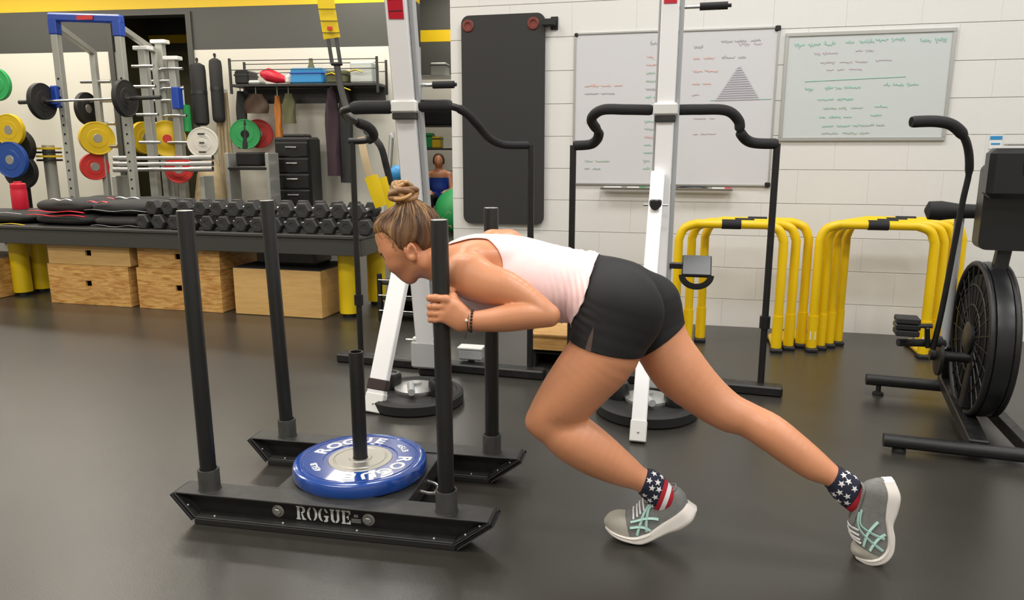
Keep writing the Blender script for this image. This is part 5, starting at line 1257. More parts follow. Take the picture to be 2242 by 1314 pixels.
sandbag('plump black sandbag with a thin pale seam on top of the right pile', 182, 330, .05, .46, TZ + .088, .110, M['cloth_black'], [(.02, .95, .35, .003, Wt), (.1, .4, .93, .012, R_)])
sandbag('black sandbag with a yellow edge at the far left of the table', -110, 58, .02, .50, TZ, .10, M['cloth_black'], [(.3, .98, .03, .008, Yl), (.2, .95, .9, .003, Wt)])
sandbag('long charcoal sandbag lying behind the sandbag piles', 150, 420, .545, .18, TZ, .20, M['cloth_black'], [(.2, .4, .9, .02, R_), (.42, .6, .95, .012, Wt)])
bt_ = AT(42, 428, 6.15); wbz = TZ + .102
wb_ = thing('drink_bottle', 'red bottle standing on the black sandbag at the far left', 'bottle', V(bt_[0], bt_[1], wbz))
m = MB(); m.lathe(V(bt_[0], bt_[1], wbz), E3, [(.055, 0), (.060, .01), (.060, .15), (.056, .165), (.058, .170), (.058, .205), (.05, .212), (0, .212)], 24); m.build('bottle_body', M['red'], wb_, 40)
m = MB(); m.lathe(V(bt_[0], bt_[1], wbz + .212), E3, [(.03, 0), (.03, .014), (0, .014)], 18); m.build('cap', M['red'], wb_, 40)

# low wooden step behind the machines
p = G(1160, 806); q = G(1330, 822)
stp = thing('wooden_step', 'low wooden step box with a dark open front behind the climbing machines', 'step', p)
sr = np.stack([WD, WN, E3], 1); c = p + WD * .27 + WN * .2
MB().box(c + E3 * .185, (.54, .40, .03), R=sr, bev=.003).build('top_board', M['board_wood'], stp, 0); MB().box(c + E3 * .15 - WN * .19, (.54, .02, .085), R=sr, bev=.003).build('front_board', M['board_wood'], stp, 0)
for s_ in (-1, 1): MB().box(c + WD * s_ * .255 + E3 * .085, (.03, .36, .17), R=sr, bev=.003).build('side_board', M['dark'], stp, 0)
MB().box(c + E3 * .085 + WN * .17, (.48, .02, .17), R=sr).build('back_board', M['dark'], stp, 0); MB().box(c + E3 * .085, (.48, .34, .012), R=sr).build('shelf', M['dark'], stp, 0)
# ================================================================== FAR END OF THE GYM (8 to 13 m away)
def disc(mb, c, ax, r, th, hole=.025):
    mb.lathe(c - nrm(ax) * th / 2, ax, [(hole, 0), (r * .55, 0), (r * .58, .004), (r * .9, .004), (r * .93, 0), (r - .004, 0), (r, .006), (r, th - .006), (r - .004, th), (r * .93, th), (r * .9, th - .004), (r * .58, th - .004), (r * .55, th), (hole, th)], 36)
def wplate(name, label, px, py, Y_, r, th, ax, m_, hubm=None, group=None):
    c = AT(px, py, Y_); o = thing(name, label, 'weight plate', c, group=group); m = MB(); disc(m, c, ax, r, th); m.build('plate_body', m_, o, 30)
    m = MB(); m.lathe(c - nrm(ax) * (th / 2 + .003), ax, [(.026, 0), (.055, 0), (.058, .003), (.058, th + .003), (.055, th + .006), (.026, th + .006)], 24); m.build('hub', hubm or M['hub'], o, 30); return o
XA = FD
def post(mb, px, py, Y_, w_=.075, zb=0.0):
    c = AT(px, py, Y_); mb.box(V(c[0], c[1], (c[2] + zb) / 2), (w_, w_, c[2] - zb), R=np.stack([FD, FN, E3], 1), bev=.006); return c
rack = thing('power_rack', 'silver power rack with a blue crossmember holding the loaded barbell', 'rack', V(*AT(180, 400, 9.6)[:2], 0))
tops = []
for (px, py, Y_) in ((118, 42, 9.4), (258, 46, 9.35)):
    m = MB(); c = post(m, px, py, Y_, .085); up = m.build('upright', M['silver'], rack, 0); tops.append(c)
    m = MB()
    for k in range(14): m.cyl(V(c[0], c[1] - .0, .62 + .11 * k) - FN * .0435, V(c[0], c[1], .62 + .11 * k) - FN * .0445, .014, n=10)
    tag(m.build('adjustment_hole_shade', M['dark'], up, 0), kind='stuff')  # flat dark discs: shade inside the holes put into colour
for (px, py, Y_, tp) in ((203, 112, 10.3, tops[0]), (338, 108, 10.25, tops[1])):
    m = MB(); c = post(m, px, py, Y_); m.build('upright', M['silver'], rack, 0)
    m = MB(); beam(m, tp - E3 * .06, c - E3 * .02, .07, .07, FD, .006); m.build('side_brace', M['silver'], rack, 0)
    m = MB(); beam(m, V(tp[0], tp[1], .05), V(c[0], c[1], .05), .07, .07, FD, .006); m.build('floor_rail', M['silver'], rack, 0)
    for zz in (1.25, 1.55, 1.85, 2.1):
        MB().cyl(V(c[0], c[1], zz) - FD * .22, V(c[0], c[1], zz) + FD * .22, .024, n=12).build('storage_peg', M['chrome'], rack, 40)
m = MB(); d_ = tops[1] - tops[0]; m.box((tops[0] + tops[1]) / 2 + E3 * .02, (np.linalg.norm(d_) + .12, .10, .10), R=np.stack([nrm(d_), FN, E3], 1), bev=.02); cm = m.build('crossmember', M['blue'], rack, 0)
for tp in tops: MB().box(tp - E3 * .09 + FD * .0, (.11, .11, .18), R=np.stack([FD, FN, E3], 1), bev=.012).build('corner_gusset', M['blue'], cm, 0)
MB().box((tops[0] + tops[1]) / 2 + E3 * .02 - FN * .053, (.26, .006, .05), R=np.stack([FD, FN, E3], 1)).build('red_nameplate', M['red_rub'], cm, 0)
for (px, py, Y_) in ((128, 212, 9.36), (276, 214, 9.30)):
    c = AT(px, py, Y_); m = MB(); m.box(c - FD * .02, (.08, .12, .26), R=np.stack([FD, FN, E3], 1), bev=.01); m.box(c - FN * .10 - E3 * .07, (.07, .14, .05), R=np.stack([FD, FN, E3], 1), bev=.01); m.build('bar_hook', M['blue'], rack, 0)
ba, bb = AT(42, 224, 9.22), AT(352, 213, 8.98); bd = nrm(bb - ba)
bar = thing('barbell', 'steel barbell racked on the blue hooks of the power rack', 'barbell', (ba + bb) / 2)
m = MB(); m.cyl(ba, bb, .015, n=10); m.build('shaft', M['chrome'], bar, 40)
for a_, b_ in ((ba, ba + bd * .38), (bb - bd * .38, bb)): MB().cyl(a_, b_, .025, n=12).build('sleeve', M['steel_grey'], bar, 40)
def on_bar(px): 
    best = min(np.linspace(0, 1, 400), key=lambda t: abs((lambda p: 1121 + F * p[0] / (p[1] * CP - (p[2] - CAMH) * SP))(ba + (bb - ba) * t) - px)); return ba + (bb - ba) * best
for px, lab in ((92, 'black plate loaded on the left end of the racked barbell'), (274, 'black plate loaded on the right end of the racked barbell')):
    c = on_bar(px); o = thing('barbell_plate', lab, 'weight plate', c); m = MB(); disc(m, c, bd, .215, .06, .027); m.build('plate_body', M['rubber'], o, 30)
    m = MB(); m.lathe(c - bd * .035, bd, [(.027, 0), (.06, 0), (.06, .07), (.027, .07)], 24); m.build('hub', M['steel_grey'], o, 30)
wplate('black_bumper', 'black plate stored behind the racked barbell, left of the silver post', 190, 238, 10.3, .215, .06, FD, M['rubber'])
wplate('yellow_bumper', 'yellow plate hanging edge-on at the left rear post of the power rack', 212, 303, 10.2, .22, .08, nrm(FD * .8 - FN * .6), M['yellow_rub'])
wplate('red_bumper', 'red plate below the left rear post of the power rack', 207, 365, 10.2, .18, .07, nrm(FD * .8 - FN * .6), M['red_rub'])
wplate('yellow_bumper', 'yellow plate stored edge-on between the two silver racks', 316, 302, 10.5, .22, .07, nrm(FD * .95 - FN * .3), M['yellow_rub'])
wplate('yellow_bumper', 'yellow plate with a red edge below the dark recess', 366, 304, 10.2, .24, .08, nrm(FD * .55 - FN * .83), M['yellow_rub'], M['red_rub'])
wplate('red_bumper', 'red plate facing the room above the dumbbells', 392, 371, 9.9, .18, .06, nrm(FD * .3 - FN * .95), M['red_rub'])
wplate('white_bumper', 'round white plate facing the room beside the wooden dowels', 445, 313, 10.1, .205, .06, nrm(FD * .2 - FN), M['white_rub'], M['white_rub'])
wc_ = AT(445, 313, 10.06)
for dz in (.115, 0, -.12): MB().box(wc_ + E3 * dz - FN * .037, (.10 if dz else .07, .006, .022), R=np.stack([FD, FN, E3], 1)).build('printed_mark', M['steel_grey'], bpy.data.objects['white_bumper'], 0)
wplate('green_bumper', 'green plate hanging on the wall under the long shelf', 537, 294, 10.55, .205, .06, nrm(FD * .35 - FN), M['green_rub'], M['dark'])
wplate('red_bumper', 'red plate half hidden behind the green plate', 566, 293, 10.72, .20, .05, nrm(FD * .35 - FN), M['red_rub'])
# storage rack with two white capped posts
sr_ = thing('plate_storage_rack', 'silver storage rack with two white capped posts before the dark recess', 'rack', V(*AT(330, 400, 9.9)[:2], 0))
for (px, py, Y_) in ((313, 108, 9.9), (350, 94, 10.3), (378, 130, 10.2)):
    m = MB(); c = post(m, px, py, Y_, .10); m.build('upright', M['silver'], sr_, 0); MB().box(c + E3 * .012, (.21, .13, .05), R=np.stack([FD, FN, E3], 1), bev=.008).build('post_cap', M['wplastic'], sr_, 0)
    for zz in (1.3, 1.65, 2.0, 2.25): MB().cyl(V(c[0], c[1], zz) - FN * .05 - FD * .14, V(c[0], c[1], zz) - FN * .05 + FD * .16, .02, n=10).build('storage_peg', M['chrome'], sr_, 40)
c = AT(388, 215, 10.1); MB().box(c, (.10, .12, .28), R=np.stack([FD, FN, E3], 1), bev=.01).build('bar_hook', M['blue'], sr_, 0)
m = MB(); beam(m, V(*AT(313, 400, 9.9)[:2], .06), V(*AT(378, 400, 10.2)[:2], .06), .08, .08, FN); m.build('floor_rail', M['silver'], sr_, 0)
# long bars lying on a low cradle
cr = thing('bar_cradle', 'low steel cradle with bars lying across it behind the dumbbells', 'rack', V(*AT(360, 400, 9.7)[:2], 0))
for px in (262, 452):
    c = AT(px, 385, 9.7); MB().box(V(c[0], c[1], c[2] / 2), (.06, .25, c[2]), R=np.stack([FD, FN, E3], 1), bev=.006).build('cradle_post', M['silver'], cr, 0)
for i, (py, dn, lab) in enumerate(((347, .06, 'uppermost bar lying on the low cradle'), (360, -.02, 'middle bar lying on the low cradle'), (372, -.08, 'lowest bar lying on the low cradle'))):
    a, b_ = AT(250, py, 9.7 + dn), AT(466, py - 2, 9.5 + dn); o = thing('steel_bar', lab, 'bar', (a + b_) / 2); MB().cyl(a, b_, .026, n=10).build('shaft', M['chrome'], o, 40)
    for e, s_ in ((a, 1), (b_, -1)): MB().cyl(e, e + nrm(b_ - a) * s_ * .30, .034, n=10).build('sleeve', M['zinc'], o, 40)
# plate tree at the left edge
pt_ = thing('plate_tree', 'black plate tree at the far left carrying coloured plates', 'rack', V(*AT(30, 400, 9.8)[:2], 0))
m = MB(); c = post(m, 36, 262, 9.9, .09); m.build('mast', M['steel_black'], pt_, 0); MB().box(V(c[0], c[1], .03), (.4, .5, .06), R=np.stack([FD, FN, E3], 1), bev=.01).build('base', M['steel_black'], pt_, 0)
for (px, py) in ((22, 285), (26, 350)): a = AT(px, py, 9.9); MB().cyl(a, a - FN * .32, .024, n=12).build('peg', M['chrome'], pt_, 40)
wplate('yellow_bumper', 'yellow plate on the upper peg of the plate tree at the left edge', 22, 285, 9.55, .20, .06, -FN, M['yellow_rub']); wplate('blue_bumper', 'blue plate on the lower peg of the plate tree at the left edge', 25, 350, 9.5, .225, .06, -FN, M['blue_rub'])
wplate('black_bumper', 'big black plate behind the blue plate on the plate tree', 38, 322, 9.75, .235, .10, -FN, M['rubber']); wplate('black_bumper', 'lowest black plate on the plate tree behind the red bottle', 46, 375, 9.72, .225, .08, -FN, M['rubber'])
wplate('green_bumper', 'green plate cut off by the left edge, above the yellow one', -8, 185, 10.6, .22, .06, -FN, M['green_rub'])
kb = thing('banded_roller', 'grey roller with yellow bands between the plate tree and the power rack', 'roller', AT(110, 372, 9.9))
c0_, c1_ = AT(112, 375, 9.9), AT(110, 318, 9.9); m = MB(); m.cyl(V(c0_[0], c0_[1], 0), V(c0_[0], c0_[1], c1_[2]), .075, n=16); m.build('roller_body', M['silver'], kb, 40)
for k in range(4): MB().cyl(V(c0_[0], c0_[1], c1_[2] - .03 - .05 * k), V(c0_[0], c0_[1], c1_[2] - .055 - .05 * k), .15 - .0 * k, n=18).build('band', M['yellow_rub' if k % 2 == 0 else 'steel_black'], kb, 40)
# hanging black bags, green roller, dowels, sack
for (px, y0_, y1_, r, lab) in ((431, 138, 275, .105, 'left black punching bag hanging beside the dark recess'), (470, 128, 268, .085, 'right black punching bag hanging beside the dark recess')):
    a, b_ = AT(px, y0_, 10.5), AT(px, y1_, 10.5); o = thing('punching_bag', lab, 'punching bag', V(a[0], a[1], b_[2])); m = MB(); h = a[2] - b_[2]; m.lathe(V(a[0], a[1], b_[2]), E3, [(r * .6, 0), (r * .95, .03), (r, .08), (r, h - .10), (r * .9, h - .03), (r * .4, h)], 24); m.build('bag', M['cloth_black'], o, 40)
    m = MB(); m.cyl(V(a[0], a[1], a[2] - .02), V(a[0], a[1], a[2] + .05), .012, n=8); m.cyl(V(a[0], a[1], a[2] + .05), far_pt(px, y0_ - 5, .16), .02, n=8); m.build('wall_arm', M['steel_black'], o, 40); MB().lathe(V(a[0], a[1], b_[2] + h * .5), E3, [(r + .003, 0), (r + .003, .05)], 24).build('label_band', M['steel_grey'], o, 40)
g_ = AT(405, 230, 10.35); g2 = AT(408, 288, 10.35); o = thing('foam_roller', 'green foam roller hanging upright left of the black bags', 'roller', g2); m = MB(); m.lathe(V(g2[0], g2[1], g2[2]), E3, [(.03, 0), (.075, 0), (.075, g_[2] - g2[2]), (.03, g_[2] - g2[2])], 20); m.build('roller_body', M['green_rub'], o, 40)
MB().cyl(V(g2[0], g2[1], g_[2]), V(g2[0], g2[1], g_[2] + .25), .012, n=8).build('hanging_cord', M['wplastic'], o, 40)
for i, px in enumerate((473, 480, 487, 494)):
    a = AT(px, 196, 10.6 + .04 * (i % 2)); o = thing('wooden_dowel', ('leftmost', 'second', 'third', 'rightmost')[i] + ' of the pale wooden dowels leaning on the far wall', 'dowel', V(a[0], a[1], 0)); MB().cyl(V(a[0] + .02 * i, a[1] - .08, 0), a, .022, n=10).build('dowel_shaft', M['tan'], o, 40); MB().cyl(a - E3 * .05, a, .024, n=10).build('dowel_tip', M['wplastic'], o, 40)
a = AT(462, 400, 10.2); o = thing('canvas_sack', 'pale canvas sack slumped below the white plate', 'sack', V(a[0], a[1], 0)); m = MB(); zt = AT(462, 335, 10.2)[2]; m.lathe(V(a[0], a[1], 0), E3, [(.22, 0), (.24, .1), (.22, zt * .5), (.17, zt * .75), (.08, zt * .95), (.03, zt)], 24); m.build('sack_body', M['tan'], o, 50)
# wall shelf with baskets of small kit
sh0, sh1 = AT(505, 186, 10.35), AT(826, 178, 10.1); sd_ = nrm(sh1 - sh0); sd_ = nrm(V(sd_[0], sd_[1], 0)); zsh = (sh0[2] + sh1[2]) / 2; sn = V(-sd_[1], sd_[0], 0); L = (sh1 - sh0).dot(sd_); SO = V(sh0[0], sh0[1], zsh); shR = np.stack([sd_, sn, E3], 1)
def SHP(t, n, z): return SO + sd_ * t + sn * n + E3 * z
def sht(px): 
    lo_, hi_ = -1., L + 1.
    for _ in range(40):
        m_ = (lo_ + hi_) / 2; p = SHP(m_, .12, .1); x = 1121 + F * p[0] / (p[1] * CP - (p[2] - CAMH) * SP)
        lo_, hi_ = (m_, hi_) if x < px else (lo_, m_)
    return lo_
shelf = thing('wall_shelf', 'long dark wall shelf with a wire rail high on the far wall', 'shelf', SHP(L / 2, .2, 0))
MB().box(SHP(L / 2, .22, -.02), (L, .44, .035), R=shR, bev=.004).build('shelf_board', M['steel_grey'], shelf, 0)
for zz in (.18, .30): 
    for n_ in (.01, .43): MB().cyl(SHP(0, n_, zz), SHP(L, n_, zz), .006, n=8).build('wire_rail', M['steel_grey'], shelf, 40)
for t_ in (0.0, L): 
    for n_ in (.01, .43): MB().box(SHP(t_, n_, .10), (.03, .03, .46), R=shR, bev=.003).build('corner_post', M['steel_grey'], shelf, 0)
MB().box(SHP(L / 2, .36, -.14), (L, .02, .20), R=shR).build('back_rail', M['steel_grey'], shelf, 0)
def kit(name, label, cat, px0, px1, h, m_, lid=None, n0=.05, dp=.3, z=.0):
    t0, t1 = sht(px0), sht(px1); o = thing(name, label, cat, SHP((t0 + t1) / 2, n0 + dp / 2, z)); MB().box(SHP((t0 + t1) / 2, n0 + dp / 2, z + h / 2), (t1 - t0, dp, h), R=shR, bev=.02).build('case_body', m_, o, 0)
    if lid is not None: MB().box(SHP((t0 + t1) / 2, n0 + dp / 2, z + h * .66), (t1 - t0 + .012, dp + .012, .02), R=shR, bev=.004).build('lid_seam', lid, o, 0)
    return o
kit('storage_case', 'black case at the left end of the wall shelf', 'case', 518, 549, .18, M['plastic'], M['steel_grey']); kit('storage_case', 'blue case in the middle of the wall shelf', 'case', 640, 710, .20, M['skyblue'], M['blue'])
kit('clear_bag', 'big clear plastic bag at the right end of the wall shelf', 'bag', 770, 820, .27, M['clear'], None); kit('storage_case', 'dark green case right of the blue case on the shelf', 'case', 718, 762, .17, M['olive'], M['steel_black'])
o = thing('kit_bag', 'red bag slumped on the wall shelf beside the black case', 'bag', SHP(sht(600), .2, 0)); m = MB(); m.tube([SHP(sht(570), .16, .14), SHP(sht(585), .15, .13), SHP(sht(605), .15, .085), SHP(sht(628), .16, .05)], [.04, .09, .075, .03], 14); m.v = [(x, y, max(z, zsh)) for x, y, z in m.v]; m.build('bag_body', M['red'], o, 60)
o = thing('folded_towel', 'pale folded towel on the shelf left of the red bag', 'towel', SHP(sht(556), .15, 0)); MB().box(SHP(sht(560), .15, .025), (.16, .22, .05), R=shR, bev=.018).build('towel_folds', M['clear'], o, 0)
o = thing('shoe_pouch', 'white pouch between the red bag and the blue case', 'pouch', SHP(sht(632), .15, 0)); MB().box(SHP(sht(632), .15, .06), (.09, .16, .12), R=shR, bev=.03).build('pouch_body', M['wplastic'], o, 0)
o = thing('ornament_bottle', 'dark green bottle standing behind the blue case on the shelf', 'bottle', SHP(sht(666), .38, 0)); MB().lathe(SHP(sht(666), .385, 0), E3, [(.05, 0), (.055, .02), (.055, .22), (.03, .29), (.025, .36), (0, .36)], 16).build('bottle_body', M['olive'], o, 40)
for px, z in ((722, .03), (775, .08), (748, .02)):
    o = thing('loose_strap', {722: 'yellow strap hanging over the shelf edge left of the clear bag', 775: 'yellow strap lying against the clear bag', 748: 'lower yellow strap dangling below the shelf board'}[px], 'strap', SHP(sht(px), -.02, z)); zz = {722: .10, 775: .14, 748: -.09}[px]; MB().tube([SHP(sht(px), -.025, zz), SHP(sht(px + 14), -.035, zz + .02), SHP(sht(px + 26), -.025, zz - .01)], .022, 8, flat=(1, .4)).build('webbing', M['yellow_rub'], o, 40)
def hang(name, label, cat, px, w_, y0_, y1_, m_, n_=.14, thick=.05, Yd=None):
    t_ = sht(px); a = SHP(t_, n_, 0); zt, zb = AT(px, y0_, a[1])[2], AT(px, y1_, a[1])[2]; o = thing(name, label, cat, V(a[0], a[1], zb)); m = MB(); N = 10; vs = []; k = 14
    for j in range(N + 1):
        u = j / N; z = zt + (zb - zt) * u; ww = w_ * (.55 + .45 * min(1, u * 3)) * (1 + .08 * math.sin(u * 7 + px)); 
        for i in range(k):
            an = 2 * math.pi * i / k; vs.append(SHP(t_, n_, 0) * V(1, 1, 0) + E3 * z + sd_ * (math.cos(an) * ww / 2) + sn * (math.sin(an) * thick * (1 + .35 * math.sin(an * 3 + u * 5))))
    fs = [(j * k + i, j * k + (i + 1) % k, (j + 1) * k + (i + 1) % k, (j + 1) * k + i) for j in range(N) for i in range(k)] + [tuple(range(k)), tuple(range(N * k, N * k + k))]
    m.add(vs, fs); m.build('hanging_cloth', m_, o, 60); top = SHP(t_, n_, -.038); MB().cyl(V(top[0], top[1], min(zt - .02, top[2] - .03)), top, .008, n=6).build('hook', M['zinc'], o, 40)
hang('lifting_belt', 'brown leather belt hanging under the left part of the shelf', 'belt', 556, .34, 206, 248, M['brown']); hang('dark_jacket', 'black jacket hanging at the left end under the shelf', 'jacket', 516, .16, 200, 325, M['cloth_black'], .22)
hang('resistance_band', 'orange stretch band hanging under the middle of the shelf', 'band', 603, .10, 210, 302, M['orange']); hang('weight_vest', 'dark green vest hanging under the shelf beside the orange band', 'vest', 628, .18, 205, 270, M['olive'])
hang('training_robe', 'dark plum robe hanging below the right part of the shelf', 'robe', 722, .20, 195, 385, M['purple'], .14, .07); hang('dark_jacket', 'charcoal jacket hanging right of the plum robe', 'jacket', 748, .20, 190, 400, M['cloth_black'], .20, .07)
# black drawer tower with steel handles
a = AT(643, 400, 10.2); zt = AT(643, 300, 10.2)[2]; o = thing('drawer_tower', 'black drawer tower with steel handles under the wall shelf', 'drawers', V(a[0], a[1], 0)); dR = np.stack([FD, FN, E3], 1)
MB().box(V(a[0], a[1], zt / 2) + FN * .2, (.50, .40, zt), R=dR, bev=.03).build('carcass', M['plastic'], o, 0); nd = 6
for k in range(nd):
    z = .04 + (zt - .1) * (k + .5) / nd; d = MB().box(V(a[0], a[1], z) - FN * .008, (.46, .03, (zt - .1) / nd - .02), R=dR, bev=.012).build('drawer', M['plastic'], o, 0); MB().box(V(a[0], a[1], z + .03) - FN * .035, (.16, .03, .018), R=dR, bev=.006).build('drawer_handle', M['chrome'], d, 0)
MB().box(V(a[0], a[1], zt + .015) + FN * .2, (.30, .30, .05), R=dR, bev=.02).build('top_tray', M['plastic'], o, 0)
a = AT(555, 400, 10.0); o = thing('equipment_stand', 'dark stand with steel corners left of the drawer tower', 'stand', V(a[0], a[1], 0)); zt = AT(555, 335, 10.0)[2]
for dx in (-.28, .28): MB().box(V(a[0], a[1], zt / 2) + FD * dx, (.05, .3, zt), R=dR, bev=.006).build('stand_post', M['silver'], o, 0)
MB().box(V(a[0], a[1], zt - .2), (.56, .3, .04), R=dR, bev=.006).build('stand_shelf', M['steel_black'], o, 0); MB().box(V(a[0], a[1], zt - .08), (.34, .24, .18), R=dR, bev=.02).build('stand_box', M['dark'], o, 0)
# blue medicine ball on a slim stand, pale pole
a = AT(871, 380, 9.4); o = thing('medicine_ball', 'blue ball on a slim stand above the woman\'s bun', 'ball', a); MB().sphere(a, .105, 24, 16).build('ball', M['skyblue'], o, 60)
o = thing('ball_stand', 'slim grey stand carrying the blue ball', 'stand', V(a[0], a[1], 0)); MB().cyl(V(a[0], a[1], 0.02), V(a[0], a[1], a[2] - .10), .03, n=12).build('stand_pole', M['silver'], o, 40); MB().lathe(V(a[0], a[1], 0), E3, [(.2, 0), (.2, .02), (.04, .03)], 20).build('stand_foot', M['silver'], o, 40); MB().lathe(V(a[0], a[1], a[2] - .125), E3, [(.02, 0), (.085, .03), (.09, .05), (.07, .05), (.02, .015)], 20).build('cup', M['silver'], o, 40)
a = AT(858, 290, 10.4); o = thing('leaning_pole', 'pale grey pole leaning on the far wall left of the mast', 'pole', V(a[0], a[1], 0)); MB().cyl(V(a[0] - .12, a[1] - .15, 0), a, .035, n=10).build('pole_shaft', M['silver'], o, 40); MB().cyl(a - E3 * .08, a, .04, n=10).build('pole_cap', M['wplastic'], o, 40)
# low slatted rack beside the table
a, b_ = G(838, 700), G(1042, 716); o = thing('low_rack', 'low black rack with thin steel rails between table and climbing machine', 'rack', (a + b_) / 2); w_ = np.linalg.norm(b_ - a); c = (a + b_) / 2; lR = np.stack([WD, WN, E3], 1)
for dx in (-w_ / 2, w_ / 2): 
    for dn in (0, .28): MB().box(c + WD * dx + WN * dn + E3 * .17, (.03, .03, .34), R=lR, bev=.004).build('rack_post', M['steel_black'], o, 0)
for z in (.05, .16, .27): MB().box(c + WN * .14 + E3 * z, (w_, .28, .02), R=lR, bev=.003).build('rack_shelf', M['steel_black'], o, 0); MB().cyl(c - WD * w_ / 2 - WN * .02 + E3 * (z + .03), c + WD * w_ / 2 - WN * .02 + E3 * (z + .03), .005, n=8).build('steel_rail', M['chrome'], o, 40)
MB().box(c + WN * .27 + E3 * .17, (w_, .01, .32), R=lR).build('rack_back', M['dark'], o, 0)
# suspension straps from the ceiling down to the first climbing machine
o = thing('suspension_trainer', 'yellow and black suspension straps hanging from the ceiling beside the climbing machine', 'straps', AT(716, -60, 4.75))
def web(pts, wd, m_, nm, par): m = MB(); m.tube(smooth_path(pts, 4), wd, 8, flat=(1, .10), hint=V(0, 1, 0)); return m.build(nm, m_, par, 40)
y1 = web([AT(704, -90, 4.75), AT(713, 0, 4.75), AT(727, 84, 4.75)], .052, M['yellow_pad'], 'yellow_strap', o)
for py in (20, 46, 72): MB().box(AT(713 + py * .16, py, 4.735), (.108, .006, .004), rz=0).build('stitch_line', M['steel_black'], y1, 0)
MB().box(AT(722, 62, 4.735), (.03, .006, .02)).build('warning_tag', M['red_rub'], y1, 0)
for dx in (-9, 9): web([AT(727 + dx, 82, 4.75), AT(736 + dx, 138, 4.72)], .012, M['steel_black'], 'black_strap', o)
MB().box(AT(737, 140, 4.72), (.07, .03, .02), bev=.006).build('buckle', M['steel_black'], o, 0)
web([AT(737, 138, 4.72), AT(748, 200, 4.68), AT(768, 255, 4.6), AT(800, 285, 4.45)], .020, M['steel_black'], 'black_strap', o)
web([AT(800, 285, 4.45), AT(832, 318, 4.4), AT(846, 365, 4.4), AT(856, 405, 4.4)], .020, M['steel_black'], 'black_strap', o)
web([AT(790, 300, 4.42), AT(800, 350, 4.4), AT(812, 392, 4.4)], .022, M['tan'], 'webbing_loop', o)
web([AT(812, 385, 4.4), AT(824, 420, 4.4), AT(836, 452, 4.4)], .040, M['yellow_pad'], 'yellow_strap', o); web([AT(838, 388, 4.4), AT(848, 425, 4.4), AT(860, 465, 4.4)], .024, M['yellow_pad'], 'yellow_strap', o)
# beyond the end of the far wall: shelving, ball and a seated person
a = AT(958, 400, 13.3); o = thing('metal_shelving', 'metal shelving seen through the gap left of the mat', 'shelving', V(a[0], a[1], 0)); sR = np.stack([FD, FN, E3], 1)
for dx in (-.55, .55):
    for dn in (0, .4): MB().box(V(a[0], a[1], 1.3) + FD * dx + FN * dn, (.04, .04, 2.6), R=sR).build('shelf_post', M['alu'], o, 0)
for z in (.42, .83, 1.22, 1.62, 2.45): MB().box(V(a[0], a[1], z) + FN * .2, (1.1, .42, .03), R=sR).build('shelf_level', M['alu'] if z < 1 or z > 2 else M['steel_black'], o, 0)
for (lab, px, z, m_, sz) in (('silver case on the top of the shelving in the gap', 962, 2.468, 'silver', (.28, .3, .22)), ('dark crate on the middle level of the shelving in the gap', 955, 1.638, 'dark', (.7, .3, .38)), ('yellow box beside the green one on the shelving in the gap', 953, 1.238, 'yellow_rub', (.16, .25, .20)), ('green box at the left on the shelving in the gap', 936, 1.238, 'green_rub', (.14, .25, .26))):
    q = AT(px, 300, 13.35); k = thing('storage_crate', lab, 'crate', V(q[0], q[1], z)); MB().box(V(q[0], q[1], z + sz[2] / 2) + FN * .15, sz, R=sR, bev=.015).build('crate_body', M[m_], k, 0); MB().box(V(q[0], q[1], z + sz[2] * .8) + FN * .15, (sz[0] + .012, sz[1] + .012, .02), R=sR, bev=.004).build('crate_rim', M['steel_grey'], k, 0)
a = AT(1001, 452, 10.9); o = thing('exercise_ball', 'green exercise ball beyond the gap, left of the mat', 'ball', V(a[0], a[1], 0)); MB().sphere(V(a[0], a[1], .33), .33, 28, 18).build('ball', M['green_rub'], o, 60); MB().lathe(V(a[0], a[1], .652), E3, [(.03, 0), (.03, .01), (0, .01)], 12).build('valve', M['wplastic'], o, 40)
a = AT(962, 390, 12.4); bx, by = a[0], a[1]
bn_ = thing('seat_bench', 'low bench under the person sitting in the gap', 'bench', V(bx, by, 0)); MB().box(V(bx, by, .33), (.8, .34, .06), R=sR, bev=.01).build('bench_pad', M['steel_black'], bn_, 0)
for dx in (-.34, .34): MB().box(V(bx, by, .15) + FD * dx, (.05, .3, .30), R=sR).build('bench_leg', M['steel_grey'], bn_, 0)
fp = Field(V(bx - .45, by - .75, -.01), V(bx + .45, by + .3, 1.25), .013); PB = V(bx, by, 0)
def q_(x, y, z): return PB + V(x, y, z)
LT = V(1, 0, 0)
fp.seg(q_(0, 0, .44), q_(0, -.02, .60), .10, .10, .16, .14, .04, LT); fp.seg(q_(0, -.02, .60), q_(0, -.03, .80), .10, .105, .14, .17, .04, LT); fp.seg(q_(0, -.03, .82), q_(0, -.04, .95), .05, .05, .055, .055, .03, LT)
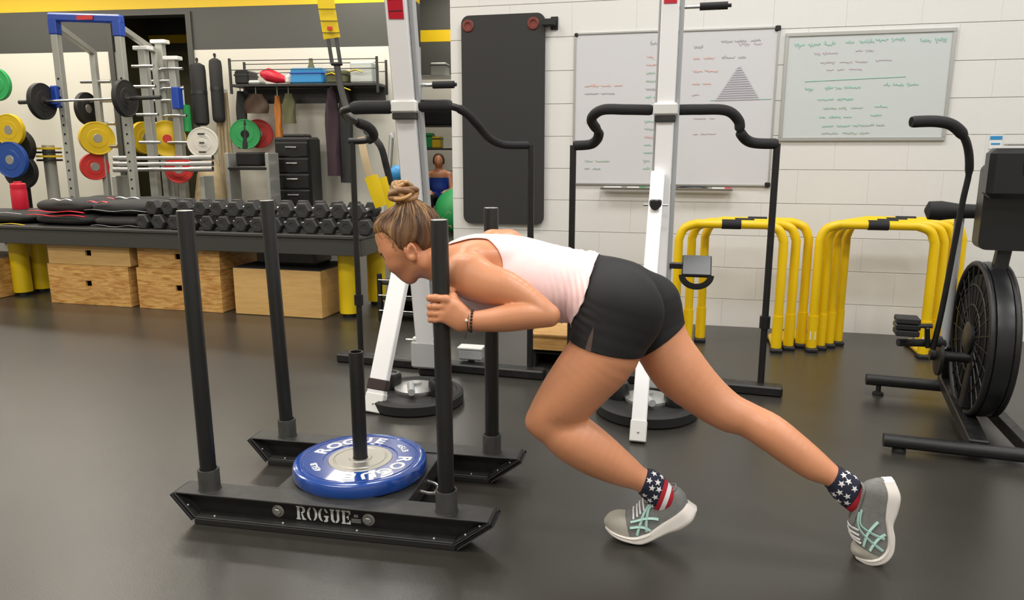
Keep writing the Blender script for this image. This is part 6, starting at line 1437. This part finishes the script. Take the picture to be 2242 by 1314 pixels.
fp.ell(q_(0, -.06, 1.03), (.085, .10, .115), np.eye(3), .03); fp.ell(q_(0, -.14, 1.0), (.03, .03, .05), np.eye(3), .03)
for s_ in (-1, 1):
    fp.seg(q_(.09 * s_, -.02, .43), q_(.12 * s_, -.45, .46), .085, .06, .085, .06, .03); fp.seg(q_(.12 * s_, -.45, .46), q_(.12 * s_, -.40, .08), .06, .04, .06, .04, .02); fp.seg(q_(.12 * s_, -.40, .045), q_(.13 * s_, -.58, .04), .04, .035, .045, .045, .02)
    fp.seg(q_(.17 * s_, -.03, .80), q_(.22 * s_, -.10, .55), .055, .042, .055, .042, .03); fp.seg(q_(.22 * s_, -.10, .55), q_(.12 * s_, -.36, .54), .042, .03, .042, .03, .02)
    for f_ in range(5): fp.seg(q_((.12 - .02 * 0) * s_, -.36, .54), q_((.10 + .018 * (f_ - 2)) * s_, -.44 + (.03 if f_ in (0, 4) else 0), .53), .022, .010, .022, .010, .01)
pv, pq = fp.nets(); pv = relax(pv, pq, 1)
seat = thing('person', 'person in a blue top sitting on a bench far behind, seen in the gap', 'person', V(bx, by, 0)); np_mesh('body', pv, pq, M['skin'], seat)
ptt = tris(pq); g = np.maximum.reduce([pv[:, 2] - .76, .40 - pv[:, 2], np.abs(pv[:, 0] - bx) - .165, -.16 - (pv[:, 1] - by)]); v2, t2 = clip_mesh(pv, ptt, g); np_mesh('top', lift(v2, t2, .008), t2, M['blue'], seat)
g = np.maximum.reduce([pv[:, 2] - .52, .10 - pv[:, 2], np.abs(pv[:, 0] - bx) - .2, -(np.maximum(pv[:, 1] - by + .30, .42 - pv[:, 2] + .3) + 9)]); v2, t2 = clip_mesh(pv, ptt, np.maximum(g, (pv[:, 2] - .50))); np_mesh('trousers', lift(v2, t2, .006), t2, M['cloth_black'], seat)
g = np.maximum(.98 - pv[:, 2] - .0 * pv[:, 1], -(pv[:, 1] - by + .115)); v2, t2 = clip_mesh(pv, ptt, g); np_mesh('hair', lift(v2, t2, .012), t2, M['lash'], seat)
